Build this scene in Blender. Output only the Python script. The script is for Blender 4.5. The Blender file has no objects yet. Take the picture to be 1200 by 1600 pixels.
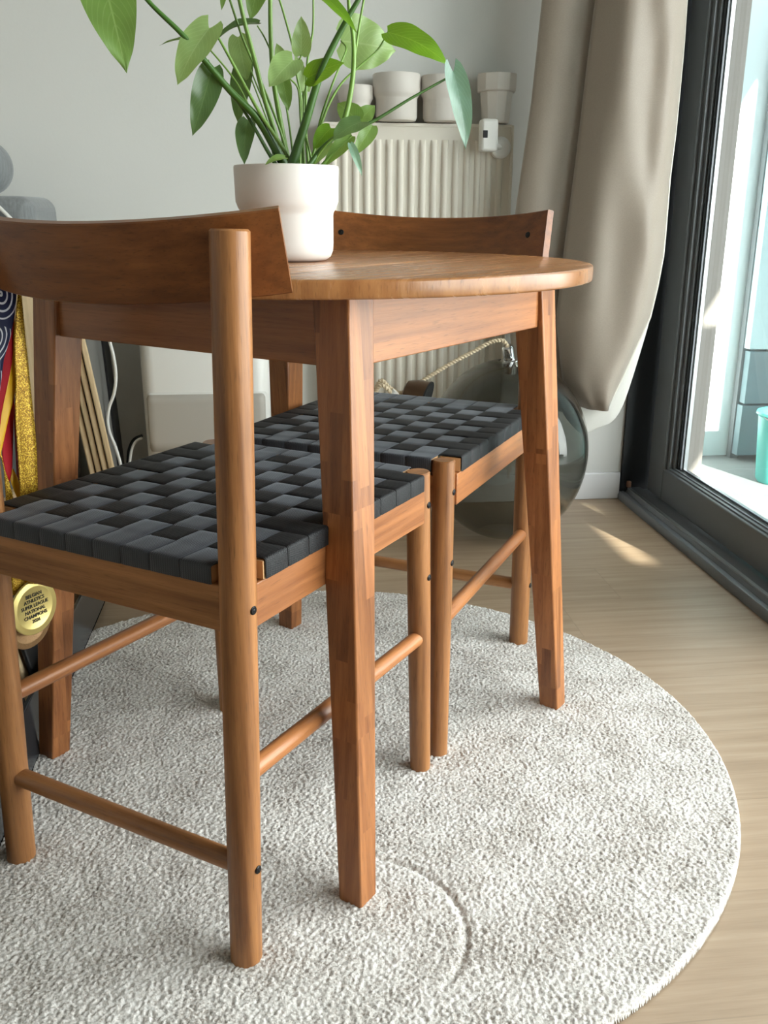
# A wooden cafe table with two woven-seat chairs on a round rug, beside a balcony door.
# Room axes: x to the right along the radiator wall, y towards that wall, z up, metres.
import bpy, bmesh, math, random
import numpy as np
from mathutils import Vector, Matrix

random.seed(4)
rng = np.random.default_rng(7)
C = bpy.context.scene.collection
PI = math.pi
RUG = 0.014          # pile height the furniture stands on

# ---------------------------------------------------------------- materials
def new_mat(name):
    m = bpy.data.materials.new(name); m.use_nodes = True
    nt = m.node_tree
    b = next(n for n in nt.nodes if n.type == 'BSDF_PRINCIPLED')
    return m, nt, b

def nd(nt, typ, **kw):
    n = nt.nodes.new(typ)
    for k, v in kw.items():
        if k.startswith('i_'):
            n.inputs[k[2:].replace('_', ' ')].default_value = v
        else:
            setattr(n, k, v)
    return n

def lk(nt, a, b): nt.links.new(a, b)

def math_n(nt, op, a, b=None, c=None):
    n = nt.nodes.new('ShaderNodeMath'); n.operation = op
    for i, v in enumerate((a, b, c)):
        if v is None: continue
        if isinstance(v, (int, float)): n.inputs[i].default_value = v
        else: nt.links.new(v, n.inputs[i])
    return n.outputs[0]

def ramp(nt, fac, stops):
    r = nt.nodes.new('ShaderNodeValToRGB')
    e = r.color_ramp.elements
    while len(e) < len(stops): e.new(0.5)
    for el, (p, c) in zip(e, stops):
        el.position = p; el.color = (c[0], c[1], c[2], 1)
    nt.links.new(fac, r.inputs[0])
    return r.outputs[0]

def srgb(r, g, b):
    f = lambda v: (v/255/12.92 if v/255 <= .04045 else ((v/255+.055)/1.055)**2.4)
    return (f(r), f(g), f(b))

def plain(name, col, rough=.5, metal=0.0, bump=None, spec=.5, var=0.0):
    m, nt, b = new_mat(name)
    b.inputs['Base Color'].default_value = (*col, 1)
    b.inputs['Roughness'].default_value = rough
    b.inputs['Metallic'].default_value = metal
    b.inputs['Specular IOR Level'].default_value = spec
    tc = nd(nt, 'ShaderNodeTexCoord')
    if var:
        n = nd(nt, 'ShaderNodeTexNoise', i_Scale=9.0, i_Detail=4.0)
        lk(nt, tc.outputs['Object'], n.inputs['Vector'])
        lo = tuple(c*(1-var) for c in col); hi = tuple(min(1, c*(1+var)) for c in col)
        lk(nt, ramp(nt, n.outputs[0], [(.3, lo), (.7, hi)]), b.inputs['Base Color'])
    if bump:
        n = nd(nt, 'ShaderNodeTexNoise', i_Scale=bump[0], i_Detail=3.0)
        lk(nt, tc.outputs['Object'], n.inputs['Vector'])
        bp = nd(nt, 'ShaderNodeBump', i_Strength=bump[1], i_Distance=bump[2])
        lk(nt, n.outputs[0], bp.inputs['Height']); lk(nt, bp.outputs[0], b.inputs['Normal'])
    return m

def wood(name, axis, dark, light, staves=None, rough=.36, fine=1.0):
    """acacia-like wood, grain along the given object axis; staves=(width, length) glues it up from strips"""
    m, nt, b = new_mat(name)
    tc = nd(nt, 'ShaderNodeTexCoord'); oi = nd(nt, 'ShaderNodeObjectInfo')
    sp = nd(nt, 'ShaderNodeSeparateXYZ'); lk(nt, tc.outputs['Object'], sp.inputs[0])
    order = {'x': (0, 1, 2), 'y': (1, 0, 2), 'z': (2, 0, 1)}[axis]
    off = math_n(nt, 'MULTIPLY', oi.outputs['Random'], 7.3)
    a = math_n(nt, 'ADD', sp.outputs[order[0]], off)
    p = math_n(nt, 'ADD', sp.outputs[order[1]], 0.0031)
    q = math_n(nt, 'ADD', sp.outputs[order[2]], 0.0027)
    tone = None
    if staves:
        w, L = staves
        ci = math_n(nt, 'FLOOR', math_n(nt, 'DIVIDE', p, w))
        cj = math_n(nt, 'FLOOR', math_n(nt, 'DIVIDE', q, w)) if axis == 'z' else None
        col_id = ci if cj is None else math_n(nt, 'ADD', ci, math_n(nt, 'MULTIPLY', cj, 17.0))
        wn0 = nd(nt, 'ShaderNodeTexWhiteNoise', noise_dimensions='1D'); lk(nt, col_id, wn0.inputs['W'])
        ak = math_n(nt, 'FLOOR', math_n(nt, 'ADD', math_n(nt, 'DIVIDE', a, L), math_n(nt, 'MULTIPLY', wn0.outputs[0], 9.0)))
        cell = math_n(nt, 'ADD', math_n(nt, 'MULTIPLY', col_id, 3.71), math_n(nt, 'MULTIPLY', ak, 11.3))
        wn = nd(nt, 'ShaderNodeTexWhiteNoise', noise_dimensions='1D'); lk(nt, cell, wn.inputs['W'])
        tone = wn.outputs[0]
        a = math_n(nt, 'ADD', a, math_n(nt, 'MULTIPLY', tone, 5.0))
    if staves and axis == 'x': q = math_n(nt, 'MULTIPLY', q, .15)
    def vec(sa, sb):
        v = nd(nt, 'ShaderNodeCombineXYZ')
        lk(nt, math_n(nt, 'MULTIPLY', a, sa), v.inputs[0])
        lk(nt, math_n(nt, 'MULTIPLY', p, sb), v.inputs[1])
        lk(nt, math_n(nt, 'MULTIPLY', q, sb), v.inputs[2])
        return v.outputs[0]
    n1 = nd(nt, 'ShaderNodeTexNoise', i_Scale=1.0, i_Detail=5.0, i_Roughness=.62); lk(nt, vec(3.5, 95*fine), n1.inputs['Vector'])
    n2 = nd(nt, 'ShaderNodeTexNoise', i_Scale=1.0, i_Detail=3.0, i_Roughness=.5, i_Distortion=.9); lk(nt, vec(1.6, 15*fine), n2.inputs['Vector'])
    n3 = nd(nt, 'ShaderNodeTexNoise', i_Scale=1.0, i_Detail=1.0); lk(nt, vec(40, 620), n3.inputs['Vector'])
    g = math_n(nt, 'ADD', math_n(nt, 'MULTIPLY', n1.outputs[0], .5), math_n(nt, 'MULTIPLY', n2.outputs[0], .5))
    mid = tuple((d+l)/2 for d, l in zip(dark, light))
    col = ramp(nt, g, [(.34, dark), (.5, mid), (.66, light)])
    pore = math_n(nt, 'MULTIPLY', math_n(nt, 'SUBTRACT', n3.outputs[0], .60), 5.0)
    pore = math_n(nt, 'MINIMUM', math_n(nt, 'MAXIMUM', pore, 0.0), 1.0)
    k = math_n(nt, 'SUBTRACT', 1.0, math_n(nt, 'MULTIPLY', pore, .35))
    if tone is not None:
        k = math_n(nt, 'MULTIPLY', k, math_n(nt, 'ADD', .83, math_n(nt, 'MULTIPLY', tone, .32)))
    else:
        k = math_n(nt, 'MULTIPLY', k, math_n(nt, 'ADD', .9, math_n(nt, 'MULTIPLY', oi.outputs['Random'], .2)))
    mx = nd(nt, 'ShaderNodeVectorMath', operation='SCALE'); lk(nt, col, mx.inputs[0]); lk(nt, k, mx.inputs['Scale'])
    lk(nt, mx.outputs[0], b.inputs['Base Color'])
    b.inputs['Specular IOR Level'].default_value = .45
    lk(nt, math_n(nt, 'ADD', rough-.06, math_n(nt, 'MULTIPLY', n1.outputs[0], .14)), b.inputs['Roughness'])
    bp = nd(nt, 'ShaderNodeBump', i_Strength=.12, i_Distance=.001); lk(nt, n3.outputs[0], bp.inputs['Height']); lk(nt, bp.outputs[0], b.inputs['Normal'])
    return m

T_D, T_L = srgb(110, 63, 33), srgb(176, 116, 69)
C_D, C_L = srgb(110, 68, 37), srgb(180, 125, 76)
M = {}
M['tab_x'] = wood('acacia along x', 'x', T_D, T_L)
M['tab_y'] = wood('acacia along y', 'y', T_D, T_L)
M['tab_z'] = wood('acacia glued legs', 'z', T_D, T_L, staves=(.0173, .23))
M['tab_top'] = wood('acacia glued top', 'x', srgb(126, 78, 43), srgb(184, 129, 80), staves=(.052, .37), rough=.25)
M['ch_x'] = wood('stained wood along x', 'x', C_D, C_L)
M['ch_y'] = wood('stained wood along y', 'y', T_D, T_L)
M['ch_z'] = wood('stained wood along z', 'z', C_D, C_L)
M['ch_back'] = wood('stained veneer', 'x', srgb(98, 55, 27), srgb(146, 90, 47), rough=.33)
M['pale_wood'] = wood('pale raw wood', 'z', srgb(196, 166, 124), srgb(226, 200, 160), rough=.6)
M['ply'] = plain('raw wood edge', srgb(204, 160, 112), .6)
M['clip'] = plain('pinkish brown clip', srgb(150, 112, 92), .6)
M['black'] = plain('black screw', (.012, .012, .013), .35, .6)
M['ceramic'] = plain('matt white ceramic', srgb(228, 222, 216), .45, bump=(160, .05, .001))
M['ceramic_beige'] = plain('matt beige ceramic', srgb(212, 205, 196), .55, bump=(160, .05, .001))
M['soil'] = plain('potting soil', srgb(58, 40, 28), .95, bump=(180, 1.0, .006), var=.4)
M['wall'] = plain('off-white wall paint', srgb(212, 211, 206), .85, bump=(140, .12, .0015))
M['white'] = plain('white satin paint', srgb(226, 226, 226), .45)
M['radiator'] = plain('cream radiator enamel', srgb(222, 214, 200), .4)
M['plastic'] = plain('white plastic', srgb(226, 224, 218), .4)
M['panel_grey'] = plain('warm grey plastic', srgb(172, 166, 156), .42)
M['frame'] = plain('anthracite aluminium', srgb(112, 116, 120), .42, .15, bump=(600, .04, .0004))
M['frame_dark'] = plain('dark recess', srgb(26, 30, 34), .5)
M['gasket'] = plain('black rubber', (.01, .011, .012), .6)
M['alu'] = plain('raw aluminium', srgb(176, 180, 182), .35, .8)
M['chrome'] = plain('chrome', (.72, .72, .73), .08, 1.0)
M['bronze'] = plain('brown lacquered metal', srgb(84, 62, 44), .28, .5)
M['rope'] = plain('braided cord', srgb(206, 188, 158), .8, bump=(900, .5, .001))
M['cable_w'] = plain('white cable', srgb(222, 220, 214), .5)
M['cable_b'] = plain('black cable', (.015, .015, .016), .5)
M['tray'] = plain('black lacquer', srgb(44, 46, 49), .22)
M['pic_black'] = plain('black picture frame', (.010, .010, .011), .45)
M['pic_grey'] = plain('grey picture', srgb(112, 110, 106), .6, var=.1)
M['gold'] = plain('gold medal', srgb(222, 202, 128), .36, .6, bump=(90, .15, .001))
M['brown_medal'] = plain('brown bronze medal', srgb(150, 116, 78), .45, .5, bump=(500, .8, .001))
M['pink_rim'] = plain('rose rim', srgb(212, 178, 168), .4, .4)
M['ink'] = plain('dark engraving', srgb(40, 36, 22), .6)
M['red'] = plain('red satin ribbon', srgb(160, 14, 28), .65, spec=.25)
M['dark_red'] = plain('dark red ribbon', srgb(120, 12, 26), .5)
M['yellow'] = plain('yellow satin ribbon', srgb(224, 172, 22), .45)
M['teal'] = plain('teal plastic', srgb(70, 178, 170), .4)
M['ext_white'] = plain('white render', srgb(222, 238, 241), .8, bump=(60, .1, .002))
M['ext_taupe'] = plain('taupe cladding', srgb(132, 126, 120), .7)
M['board_pale'] = plain('pale blue-white balcony board', srgb(196, 222, 228), .5, var=.04)
M['sun_baffle'] = plain('dark balcony soffit', srgb(92, 90, 88), .7)  # dark, so the added overhang and boards bounce little light
M['ext_floor'] = plain('grey balcony tile', srgb(118, 122, 122), .7, var=.1)
M['board_grey'] = plain('grey balcony board', srgb(112, 134, 142), .5, var=.08)

def glitter():
    m, nt, b = new_mat('gold glitter ribbon')
    tc = nd(nt, 'ShaderNodeTexCoord'); v = nd(nt, 'ShaderNodeTexVoronoi', i_Scale=900.0)
    lk(nt, tc.outputs['Object'], v.inputs['Vector'])
    sp = nd(nt, 'ShaderNodeSeparateColor'); lk(nt, v.outputs['Color'], sp.inputs[0])
    lk(nt, ramp(nt, sp.outputs[0], [(0, srgb(120, 84, 10)), (.6, srgb(176, 130, 24)), (.92, srgb(240, 206, 80))]), b.inputs['Base Color'])
    b.inputs['Metallic'].default_value = .45; b.inputs['Roughness'].default_value = .35
    bp = nd(nt, 'ShaderNodeBump', i_Strength=.8, i_Distance=.001); lk(nt, sp.outputs[1], bp.inputs['Height']); lk(nt, bp.outputs[0], b.inputs['Normal'])
    return m
M['glitter'] = glitter()

def navy():
    """navy ribbon printed with white concentric arcs"""
    m, nt, b = new_mat('navy ribbon with white arcs')
    uv = nd(nt, 'ShaderNodeUVMap'); sp = nd(nt, 'ShaderNodeSeparateXYZ'); lk(nt, uv.outputs[0], sp.inputs[0])
    y = math_n(nt, 'MULTIPLY', sp.outputs[1], 7.5)
    fy = math_n(nt, 'SUBTRACT', math_n(nt, 'FRACT', y), .30)
    fx = math_n(nt, 'SUBTRACT', sp.outputs[0], .45)
    d = math_n(nt, 'SQRT', math_n(nt, 'ADD', math_n(nt, 'MULTIPLY', fx, fx), math_n(nt, 'MULTIPLY', fy, fy)))
    s = math_n(nt, 'SINE', math_n(nt, 'MULTIPLY', d, 36.0))
    w = math_n(nt, 'MULTIPLY', math_n(nt, 'GREATER_THAN', s, .62), math_n(nt, 'LESS_THAN', d, .58))
    lk(nt, ramp(nt, w, [(.4, srgb(16, 26, 66)), (.6, srgb(214, 216, 224))]), b.inputs['Base Color'])
    b.inputs['Roughness'].default_value = .55
    return m
M['navy'] = navy()

def floor_mat():
    m, nt, b = new_mat('oak laminate planks')
    tc = nd(nt, 'ShaderNodeTexCoord'); sp = nd(nt, 'ShaderNodeSeparateXYZ'); lk(nt, tc.outputs['Object'], sp.inputs[0])
    x, y = sp.outputs[0], sp.outputs[1]
    row = math_n(nt, 'FLOOR', math_n(nt, 'DIVIDE', y, .19))
    wn = nd(nt, 'ShaderNodeTexWhiteNoise', noise_dimensions='1D'); lk(nt, row, wn.inputs['W'])
    xs = math_n(nt, 'ADD', math_n(nt, 'DIVIDE', x, 1.38), math_n(nt, 'MULTIPLY', wn.outputs[0], 5.0))
    cell = math_n(nt, 'ADD', math_n(nt, 'FLOOR', xs), math_n(nt, 'MULTIPLY', row, 7.7))
    wn2 = nd(nt, 'ShaderNodeTexWhiteNoise', noise_dimensions='1D'); lk(nt, cell, wn2.inputs['W'])
    v = nd(nt, 'ShaderNodeCombineXYZ')
    lk(nt, math_n(nt, 'ADD', math_n(nt, 'MULTIPLY', x, 2.2), math_n(nt, 'MULTIPLY', wn2.outputs[0], 30.0)), v.inputs[0])
    lk(nt, math_n(nt, 'MULTIPLY', y, 42.0), v.inputs[1])
    n1 = nd(nt, 'ShaderNodeTexNoise', i_Scale=1.0, i_Detail=6.0, i_Roughness=.6, i_Distortion=.5); lk(nt, v.outputs[0], n1.inputs['Vector'])
    v2 = nd(nt, 'ShaderNodeCombineXYZ'); lk(nt, math_n(nt, 'MULTIPLY', x, 14.0), v2.inputs[0]); lk(nt, math_n(nt, 'MULTIPLY', y, 420.0), v2.inputs[1])
    n2 = nd(nt, 'ShaderNodeTexNoise', i_Scale=1.0, i_Detail=2.0); lk(nt, v2.outputs[0], n2.inputs['Vector'])
    g = math_n(nt, 'ADD', math_n(nt, 'MULTIPLY', n1.outputs[0], .8), math_n(nt, 'MULTIPLY', n2.outputs[0], .2))
    col = ramp(nt, g, [(.30, srgb(146, 123, 99)), (.5, srgb(163, 140, 115)), (.70, srgb(176, 155, 130))])
    fr = math_n(nt, 'FRACT', math_n(nt, 'DIVIDE', y, .19)); seam = math_n(nt, 'GREATER_THAN', fr, .010)
    fx = math_n(nt, 'FRACT', xs); seam2 = math_n(nt, 'GREATER_THAN', fx, .0015)
    k = math_n(nt, 'MULTIPLY', math_n(nt, 'ADD', .92, math_n(nt, 'MULTIPLY', wn2.outputs[0], .1)),
               math_n(nt, 'ADD', .84, math_n(nt, 'MULTIPLY', math_n(nt, 'MULTIPLY', seam, seam2), .16)))
    mx = nd(nt, 'ShaderNodeVectorMath', operation='SCALE'); lk(nt, col, mx.inputs[0]); lk(nt, k, mx.inputs['Scale'])
    lk(nt, mx.outputs[0], b.inputs['Base Color']); b.inputs['Roughness'].default_value = .42
    bp = nd(nt, 'ShaderNodeBump', i_Strength=.1, i_Distance=.001); lk(nt, n2.outputs[0], bp.inputs['Height']); lk(nt, bp.outputs[0], b.inputs['Normal'])
    return m
M['floor'] = floor_mat()

def rug_mat():
    m, nt, b = new_mat('cream wool pile')
    tc = nd(nt, 'ShaderNodeTexCoord')
    n = nd(nt, 'ShaderNodeTexNoise', i_Scale=330.0, i_Detail=3.0); lk(nt, tc.outputs['Object'], n.inputs['Vector'])
    n2 = nd(nt, 'ShaderNodeTexNoise', i_Scale=16.0, i_Detail=3.0); lk(nt, tc.outputs['Object'], n2.inputs['Vector'])
    g = math_n(nt, 'ADD', math_n(nt, 'MULTIPLY', n.outputs[0], .7), math_n(nt, 'MULTIPLY', n2.outputs[0], .3))
    lk(nt, ramp(nt, g, [(.36, srgb(150, 141, 131)), (.47, srgb(196, 190, 183)), (.60, srgb(219, 215, 209))]), b.inputs['Base Color'])
    b.inputs['Roughness'].default_value = 1.0; b.inputs['Specular IOR Level'].default_value = .1
    b.inputs['Sheen Weight'].default_value = .25
    bp = nd(nt, 'ShaderNodeBump', i_Strength=.6, i_Distance=.002); lk(nt, n.outputs[0], bp.inputs['Height']); lk(nt, bp.outputs[0], b.inputs['Normal'])
    return m
M['rug'] = rug_mat()

def webbing(name, col, axis, sheen):
    """ribbed polypropylene belt; the ribs run along the belt"""
    m, nt, b = new_mat(name)
    tc = nd(nt, 'ShaderNodeTexCoord'); sp = nd(nt, 'ShaderNodeSeparateXYZ'); lk(nt, tc.outputs['Object'], sp.inputs[0])
    c, o = (sp.outputs[0], sp.outputs[1]) if axis == 'y' else (sp.outputs[1], sp.outputs[0])
    z = sp.outputs[2]
    rib = math_n(nt, 'SINE', math_n(nt, 'MULTIPLY', c, 2*PI/.0030))
    tw = math_n(nt, 'SINE', math_n(nt, 'MULTIPLY', math_n(nt, 'ADD', math_n(nt, 'ADD', o, z), math_n(nt, 'MULTIPLY', c, .5)), 2*PI/.0021))
    h = math_n(nt, 'ADD', math_n(nt, 'MULTIPLY', rib, .6), math_n(nt, 'MULTIPLY', tw, .4))
    k = math_n(nt, 'ADD', .9, math_n(nt, 'MULTIPLY', h, .22))
    mx = nd(nt, 'ShaderNodeVectorMath', operation='SCALE'); mx.inputs[0].default_value = col; lk(nt, k, mx.inputs['Scale'])
    lk(nt, mx.outputs[0], b.inputs['Base Color'])
    b.inputs['Roughness'].default_value = .62; b.inputs['Specular IOR Level'].default_value = .35
    b.inputs['Sheen Weight'].default_value = sheen; b.inputs['Sheen Roughness'].default_value = .35; b.inputs['Sheen Tint'].default_value = (.85, .92, 1, 1)
    bp = nd(nt, 'ShaderNodeBump', i_Strength=.35, i_Distance=.0006); lk(nt, h, bp.inputs['Height']); lk(nt, bp.outputs[0], b.inputs['Normal'])
    return m
M['belt_lit'] = webbing('black belt lightened for sheen', srgb(60, 62, 67), 'y', .24)  # same black belt; the sheen of its ribs is painted in as grey
M['belt_black'] = webbing('black belt', srgb(17, 17, 19), 'x', .02)

def fabric(name, col, scale, amt=.25, sheen=.2, trans=0.0, stretch=(1, 1, 1), rough=.85):
    m, nt, b = new_mat(name)
    tc = nd(nt, 'ShaderNodeTexCoord'); mp = nd(nt, 'ShaderNodeMapping'); mp.inputs['Scale'].default_value = stretch
    lk(nt, tc.outputs['Object'], mp.inputs[0])
    n = nd(nt, 'ShaderNodeTexNoise', i_Scale=scale, i_Detail=4.0, i_Roughness=.65); lk(nt, mp.outputs[0], n.inputs['Vector'])
    lk(nt, ramp(nt, n.outputs[0], [(.3, tuple(c*(1-amt) for c in col)), (.7, tuple(min(1, c*(1+amt)) for c in col))]), b.inputs['Base Color'])
    b.inputs['Roughness'].default_value = rough; b.inputs['Sheen Weight'].default_value = sheen
    bp = nd(nt, 'ShaderNodeBump', i_Strength=.25, i_Distance=.001); lk(nt, n.outputs[0], bp.inputs['Height']); lk(nt, bp.outputs[0], b.inputs['Normal'])
    if trans:
        tr = nd(nt, 'ShaderNodeBsdfTranslucent'); tr.inputs[0].default_value = (*col, 1)
        mix = nd(nt, 'ShaderNodeMixShader'); mix.inputs[0].default_value = trans
        out = next(x for x in nt.nodes if x.type == 'OUTPUT_MATERIAL')
        lk(nt, b.outputs[0], mix.inputs[1]); lk(nt, tr.outputs[0], mix.inputs[2]); lk(nt, mix.outputs[0], out.inputs[0])
    return m
M['curtain'] = fabric('taupe satin curtain', srgb(168, 154, 139), 260, .07, .35, .10, (1, 1, 3), .48)
M['lining'] = fabric('pale curtain lining', srgb(238, 236, 230), 260, .04, .2, .35, (1, 1, 3), .7)
M['hem'] = fabric('white curtain edge', srgb(232, 228, 216), 260, .05, .2, .1, (1, 1, 3), .7)
M['sofa'] = fabric('grey streaked felt', srgb(122, 125, 126), 55, .18, .3, 0, (3, 3, .35))

def leaf_mat(name, top, back, rough=.34):
    m, nt, b = new_mat(name)
    uv = nd(nt, 'ShaderNodeUVMap'); sp = nd(nt, 'ShaderNodeSeparateXYZ'); lk(nt, uv.outputs[0], sp.inputs[0])
    u = math_n(nt, 'ABSOLUTE', math_n(nt, 'SUBTRACT', math_n(nt, 'MULTIPLY', sp.outputs[0], 2.0), 1.0)); t = sp.outputs[1]
    mid = math_n(nt, 'LESS_THAN', u, .035)
    sv = math_n(nt, 'SINE', math_n(nt, 'MULTIPLY', math_n(nt, 'SUBTRACT', math_n(nt, 'MULTIPLY', t, 1.0), math_n(nt, 'MULTIPLY', math_n(nt, 'POWER', u, 1.3), .42)), 62.0))
    side = math_n(nt, 'MULTIPLY', math_n(nt, 'GREATER_THAN', sv, .90), .55)
    vein = math_n(nt, 'MAXIMUM', mid, side)
    tc = nd(nt, 'ShaderNodeTexCoord'); n = nd(nt, 'ShaderNodeTexNoise', i_Scale=26.0, i_Detail=3.0); lk(nt, tc.outputs['Object'], n.inputs['Vector'])
    oi = nd(nt, 'ShaderNodeObjectInfo')
    g = math_n(nt, 'ADD', math_n(nt, 'MULTIPLY', n.outputs[0], .7), math_n(nt, 'MULTIPLY', oi.outputs['Random'], .3))
    cl = ramp(nt, g, [(.25, tuple(c*.72 for c in top)), (.75, tuple(c*1.25 for c in top))])
    mixc = nd(nt, 'ShaderNodeMix', data_type='RGBA')
    lk(nt, math_n(nt, 'MULTIPLY', vein, .45), mixc.inputs['Factor']); lk(nt, cl, mixc.inputs[6]); mixc.inputs[7].default_value = (*back, 1)
    lk(nt, mixc.outputs[2], b.inputs['Base Color'])
    b.inputs['Roughness'].default_value = rough
    bp = nd(nt, 'ShaderNodeBump', i_Strength=.35, i_Distance=.0015); lk(nt, math_n(nt, 'SUBTRACT', 1.0, vein), bp.inputs['Height']); lk(nt, bp.outputs[0], b.inputs['Normal'])
    tr = nd(nt, 'ShaderNodeBsdfTranslucent'); tr.inputs[0].default_value = (back[0]*1.1, back[1]*1.15, back[2]*.6, 1)
    mix = nd(nt, 'ShaderNodeMixShader'); mix.inputs[0].default_value = .30
    out = next(x for x in nt.nodes if x.type == 'OUTPUT_MATERIAL')
    lk(nt, b.outputs[0], mix.inputs[1]); lk(nt, tr.outputs[0], mix.inputs[2]); lk(nt, mix.outputs[0], out.inputs[0])
    return m
M['leaf'] = leaf_mat('green leaf', srgb(98, 130, 62), srgb(160, 188, 114))
M['leaf_pale'] = leaf_mat('pale green leaf', srgb(140, 170, 104), srgb(190, 210, 152))
M['leaf_bright'] = leaf_mat('vivid green leaf', srgb(104, 150, 30), srgb(160, 196, 70))
M['leaf_sky_sheen'] = leaf_mat('green leaf with painted sky sheen', srgb(112, 146, 128), srgb(158, 186, 170), .24)  # reflected sky painted into the colour of green leaves
M['leaf_dark'] = leaf_mat('dark green leaf', srgb(78, 106, 62), srgb(122, 150, 98), .28)
M['stem'] = plain('green leaf stalk', srgb(112, 148, 62), .38, var=.22)
M['stem_dark'] = plain('dark green leaf stalk', srgb(62, 98, 36), .36, var=.22)

def sheet_glass(name, tint, gloss=.9, ior=1.5):
    m = bpy.data.materials.new(name); m.use_nodes = True; nt = m.node_tree; nt.nodes.clear()
    out = nd(nt, 'ShaderNodeOutputMaterial'); t = nd(nt, 'ShaderNodeBsdfTransparent'); t.inputs[0].default_value = (*tint, 1)
    g = nd(nt, 'ShaderNodeBsdfGlossy'); g.inputs['Roughness'].default_value = .02; g.inputs[0].default_value = (gloss, gloss, gloss, 1)
    f = nd(nt, 'ShaderNodeLayerWeight', i_Blend=.5); mix = nd(nt, 'ShaderNodeMixShader')
    f0 = ((ior-1)/(ior+1))**2
    lk(nt, math_n(nt, 'ADD', f0, math_n(nt, 'MULTIPLY', math_n(nt, 'POWER', f.outputs['Facing'], 5.0), 1-f0)), mix.inputs[0]); lk(nt, t.outputs[0], mix.inputs[1]); lk(nt, g.outputs[0], mix.inputs[2]); lk(nt, mix.outputs[0], out.inputs[0])
    return m
M['glass'] = sheet_glass('window glass', (.955, .985, .98))
M['smoke'] = sheet_glass('smoked grey glass', (.64, .64, .615), .9, 1.5)

# ---------------------------------------------------------------- mesh helpers
class MB:
    """collects pieces of one part; build() links them as ONE mesh object"""
    def __init__(s): s.v = []; s.f = []; s.mi = []; s.uv = {}
    def add(s, vs, fs, mi=0, uv=None):
        o = len(s.v); s.v += [tuple(map(float, p)) for p in vs]
        for f in fs:
            s.f.append(tuple(i+o for i in f)); s.mi.append(mi)
        if uv is not None:
            for i, c in enumerate(uv): s.uv[o+i] = c
        return s
    def box(s, x0, x1, y0, y1, z0, z1, mi=0):
        vs = [(x, y, z) for z in (z0, z1) for y in (y0, y1) for x in (x0, x1)]
        return s.add(vs, [(0, 2, 3, 1), (4, 5, 7, 6), (0, 1, 5, 4), (2, 6, 7, 3), (0, 4, 6, 2), (1, 3, 7, 5)], mi)
    def hexa(s, bot, top, mi=0):
        """bot/top: 4 corners counter-clockwise from above"""
        return s.add(list(bot)+list(top), [(3, 2, 1, 0), (4, 5, 6, 7)]+[(i, (i+1) % 4, 4+(i+1) % 4, 4+i) for i in range(4)], mi)
    def tube(s, pts, rad, seg=16, mi=0, caps=True, bevel=0.0):
        P = [Vector(p) for p in pts]
        R = [rad]*len(P) if isinstance(rad, (int, float)) else list(rad)
        if bevel:
            d0 = (P[1]-P[0]).normalized(); d1 = (P[-1]-P[-2]).normalized()
            P = [P[0], P[0]+d0*bevel]+P[1:-1]+[P[-1]-d1*bevel, P[-1]]
            R = [R[0]-bevel, R[0]]+R[1:-1]+[R[-1], R[-1]-bevel]
        n = len(P); tg = [(P[min(i+1, n-1)]-P[max(i-1, 0)]).normalized() for i in range(n)]
        up = Vector((0, 0, 1)) if abs(tg[0].z) < .9 else Vector((1, 0, 0))
        a = tg[0].cross(up).normalized(); vs = []
        for i in range(n):
            a = (a-tg[i]*a.dot(tg[i])).normalized(); b = tg[i].cross(a)
            for k in range(seg):
                t = 2*PI*k/seg; vs.append(P[i]+(a*math.cos(t)+b*math.sin(t))*R[i])
        fs = [(i*seg+k, i*seg+(k+1) % seg, (i+1)*seg+(k+1) % seg, (i+1)*seg+k) for i in range(n-1) for k in range(seg)]
        if caps: fs += [tuple(range(seg-1, -1, -1)), tuple((n-1)*seg+k for k in range(seg))]
        return s.add(vs, fs, mi)
    def lathe(s, prof, cx=0, cy=0, seg=48, mi=0, close=False):
        vs = []; fs = []; n = len(prof)
        for r, z in prof:
            for k in range(seg):
                t = 2*PI*k/seg; vs.append((cx+r*math.cos(t), cy+r*math.sin(t), z))
        for i in range(n-1):
            for k in range(seg): fs.append((i*seg+k, i*seg+(k+1) % seg, (i+1)*seg+(k+1) % seg, (i+1)*seg+k))
        if close: fs += [tuple(range(seg-1, -1, -1)), tuple((n-1)*seg+k for k in range(seg))]
        return s.add(vs, fs, mi)
    def grid(s, rows, mi=0, uv=True):
        n, m = len(rows), len(rows[0])
        vs = [p for r in rows for p in r]
        fs = [(i*m+j, i*m+j+1, (i+1)*m+j+1, (i+1)*m+j) for i in range(n-1) for j in range(m-1)]
        return s.add(vs, fs, mi, [(j/(m-1), i/(n-1)) for i in range(n) for j in range(m)] if uv else None)
    def build(s, name, mats, parent=None, bevel=0.0, loc=None, sharp=.7, segs=2, solid=0.0, subd=0):
        me = bpy.data.meshes.new(name)
        me.from_pydata(s.v, [], s.f)
        if not isinstance(mats, (list, tuple)): mats = [mats]
        for m in mats: me.materials.append(m)
        for p, i in zip(me.polygons, s.mi): p.material_index = i; p.use_smooth = True
        if s.uv:
            L = me.uv_layers.new(name='UVMap')
            for l in me.loops: L.data[l.index].uv = s.uv.get(l.vertex_index, (0, 0))
        me.update(); me.set_sharp_from_angle(angle=sharp)
        o = bpy.data.objects.new(name, me); C.objects.link(o)
        if loc: o.location = loc
        if parent is not None: o.parent = parent
        if solid:
            md = o.modifiers.new('thickness', 'SOLIDIFY'); md.thickness = solid; md.offset = 0
        if subd:
            md = o.modifiers.new('smooth', 'SUBSURF'); md.levels = subd; md.render_levels = subd
        if bevel:
            md = o.modifiers.new('bevel', 'BEVEL'); md.width = bevel; md.segments = segs; md.limit_method = 'ANGLE'; md.angle_limit = .6
        return o

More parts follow.
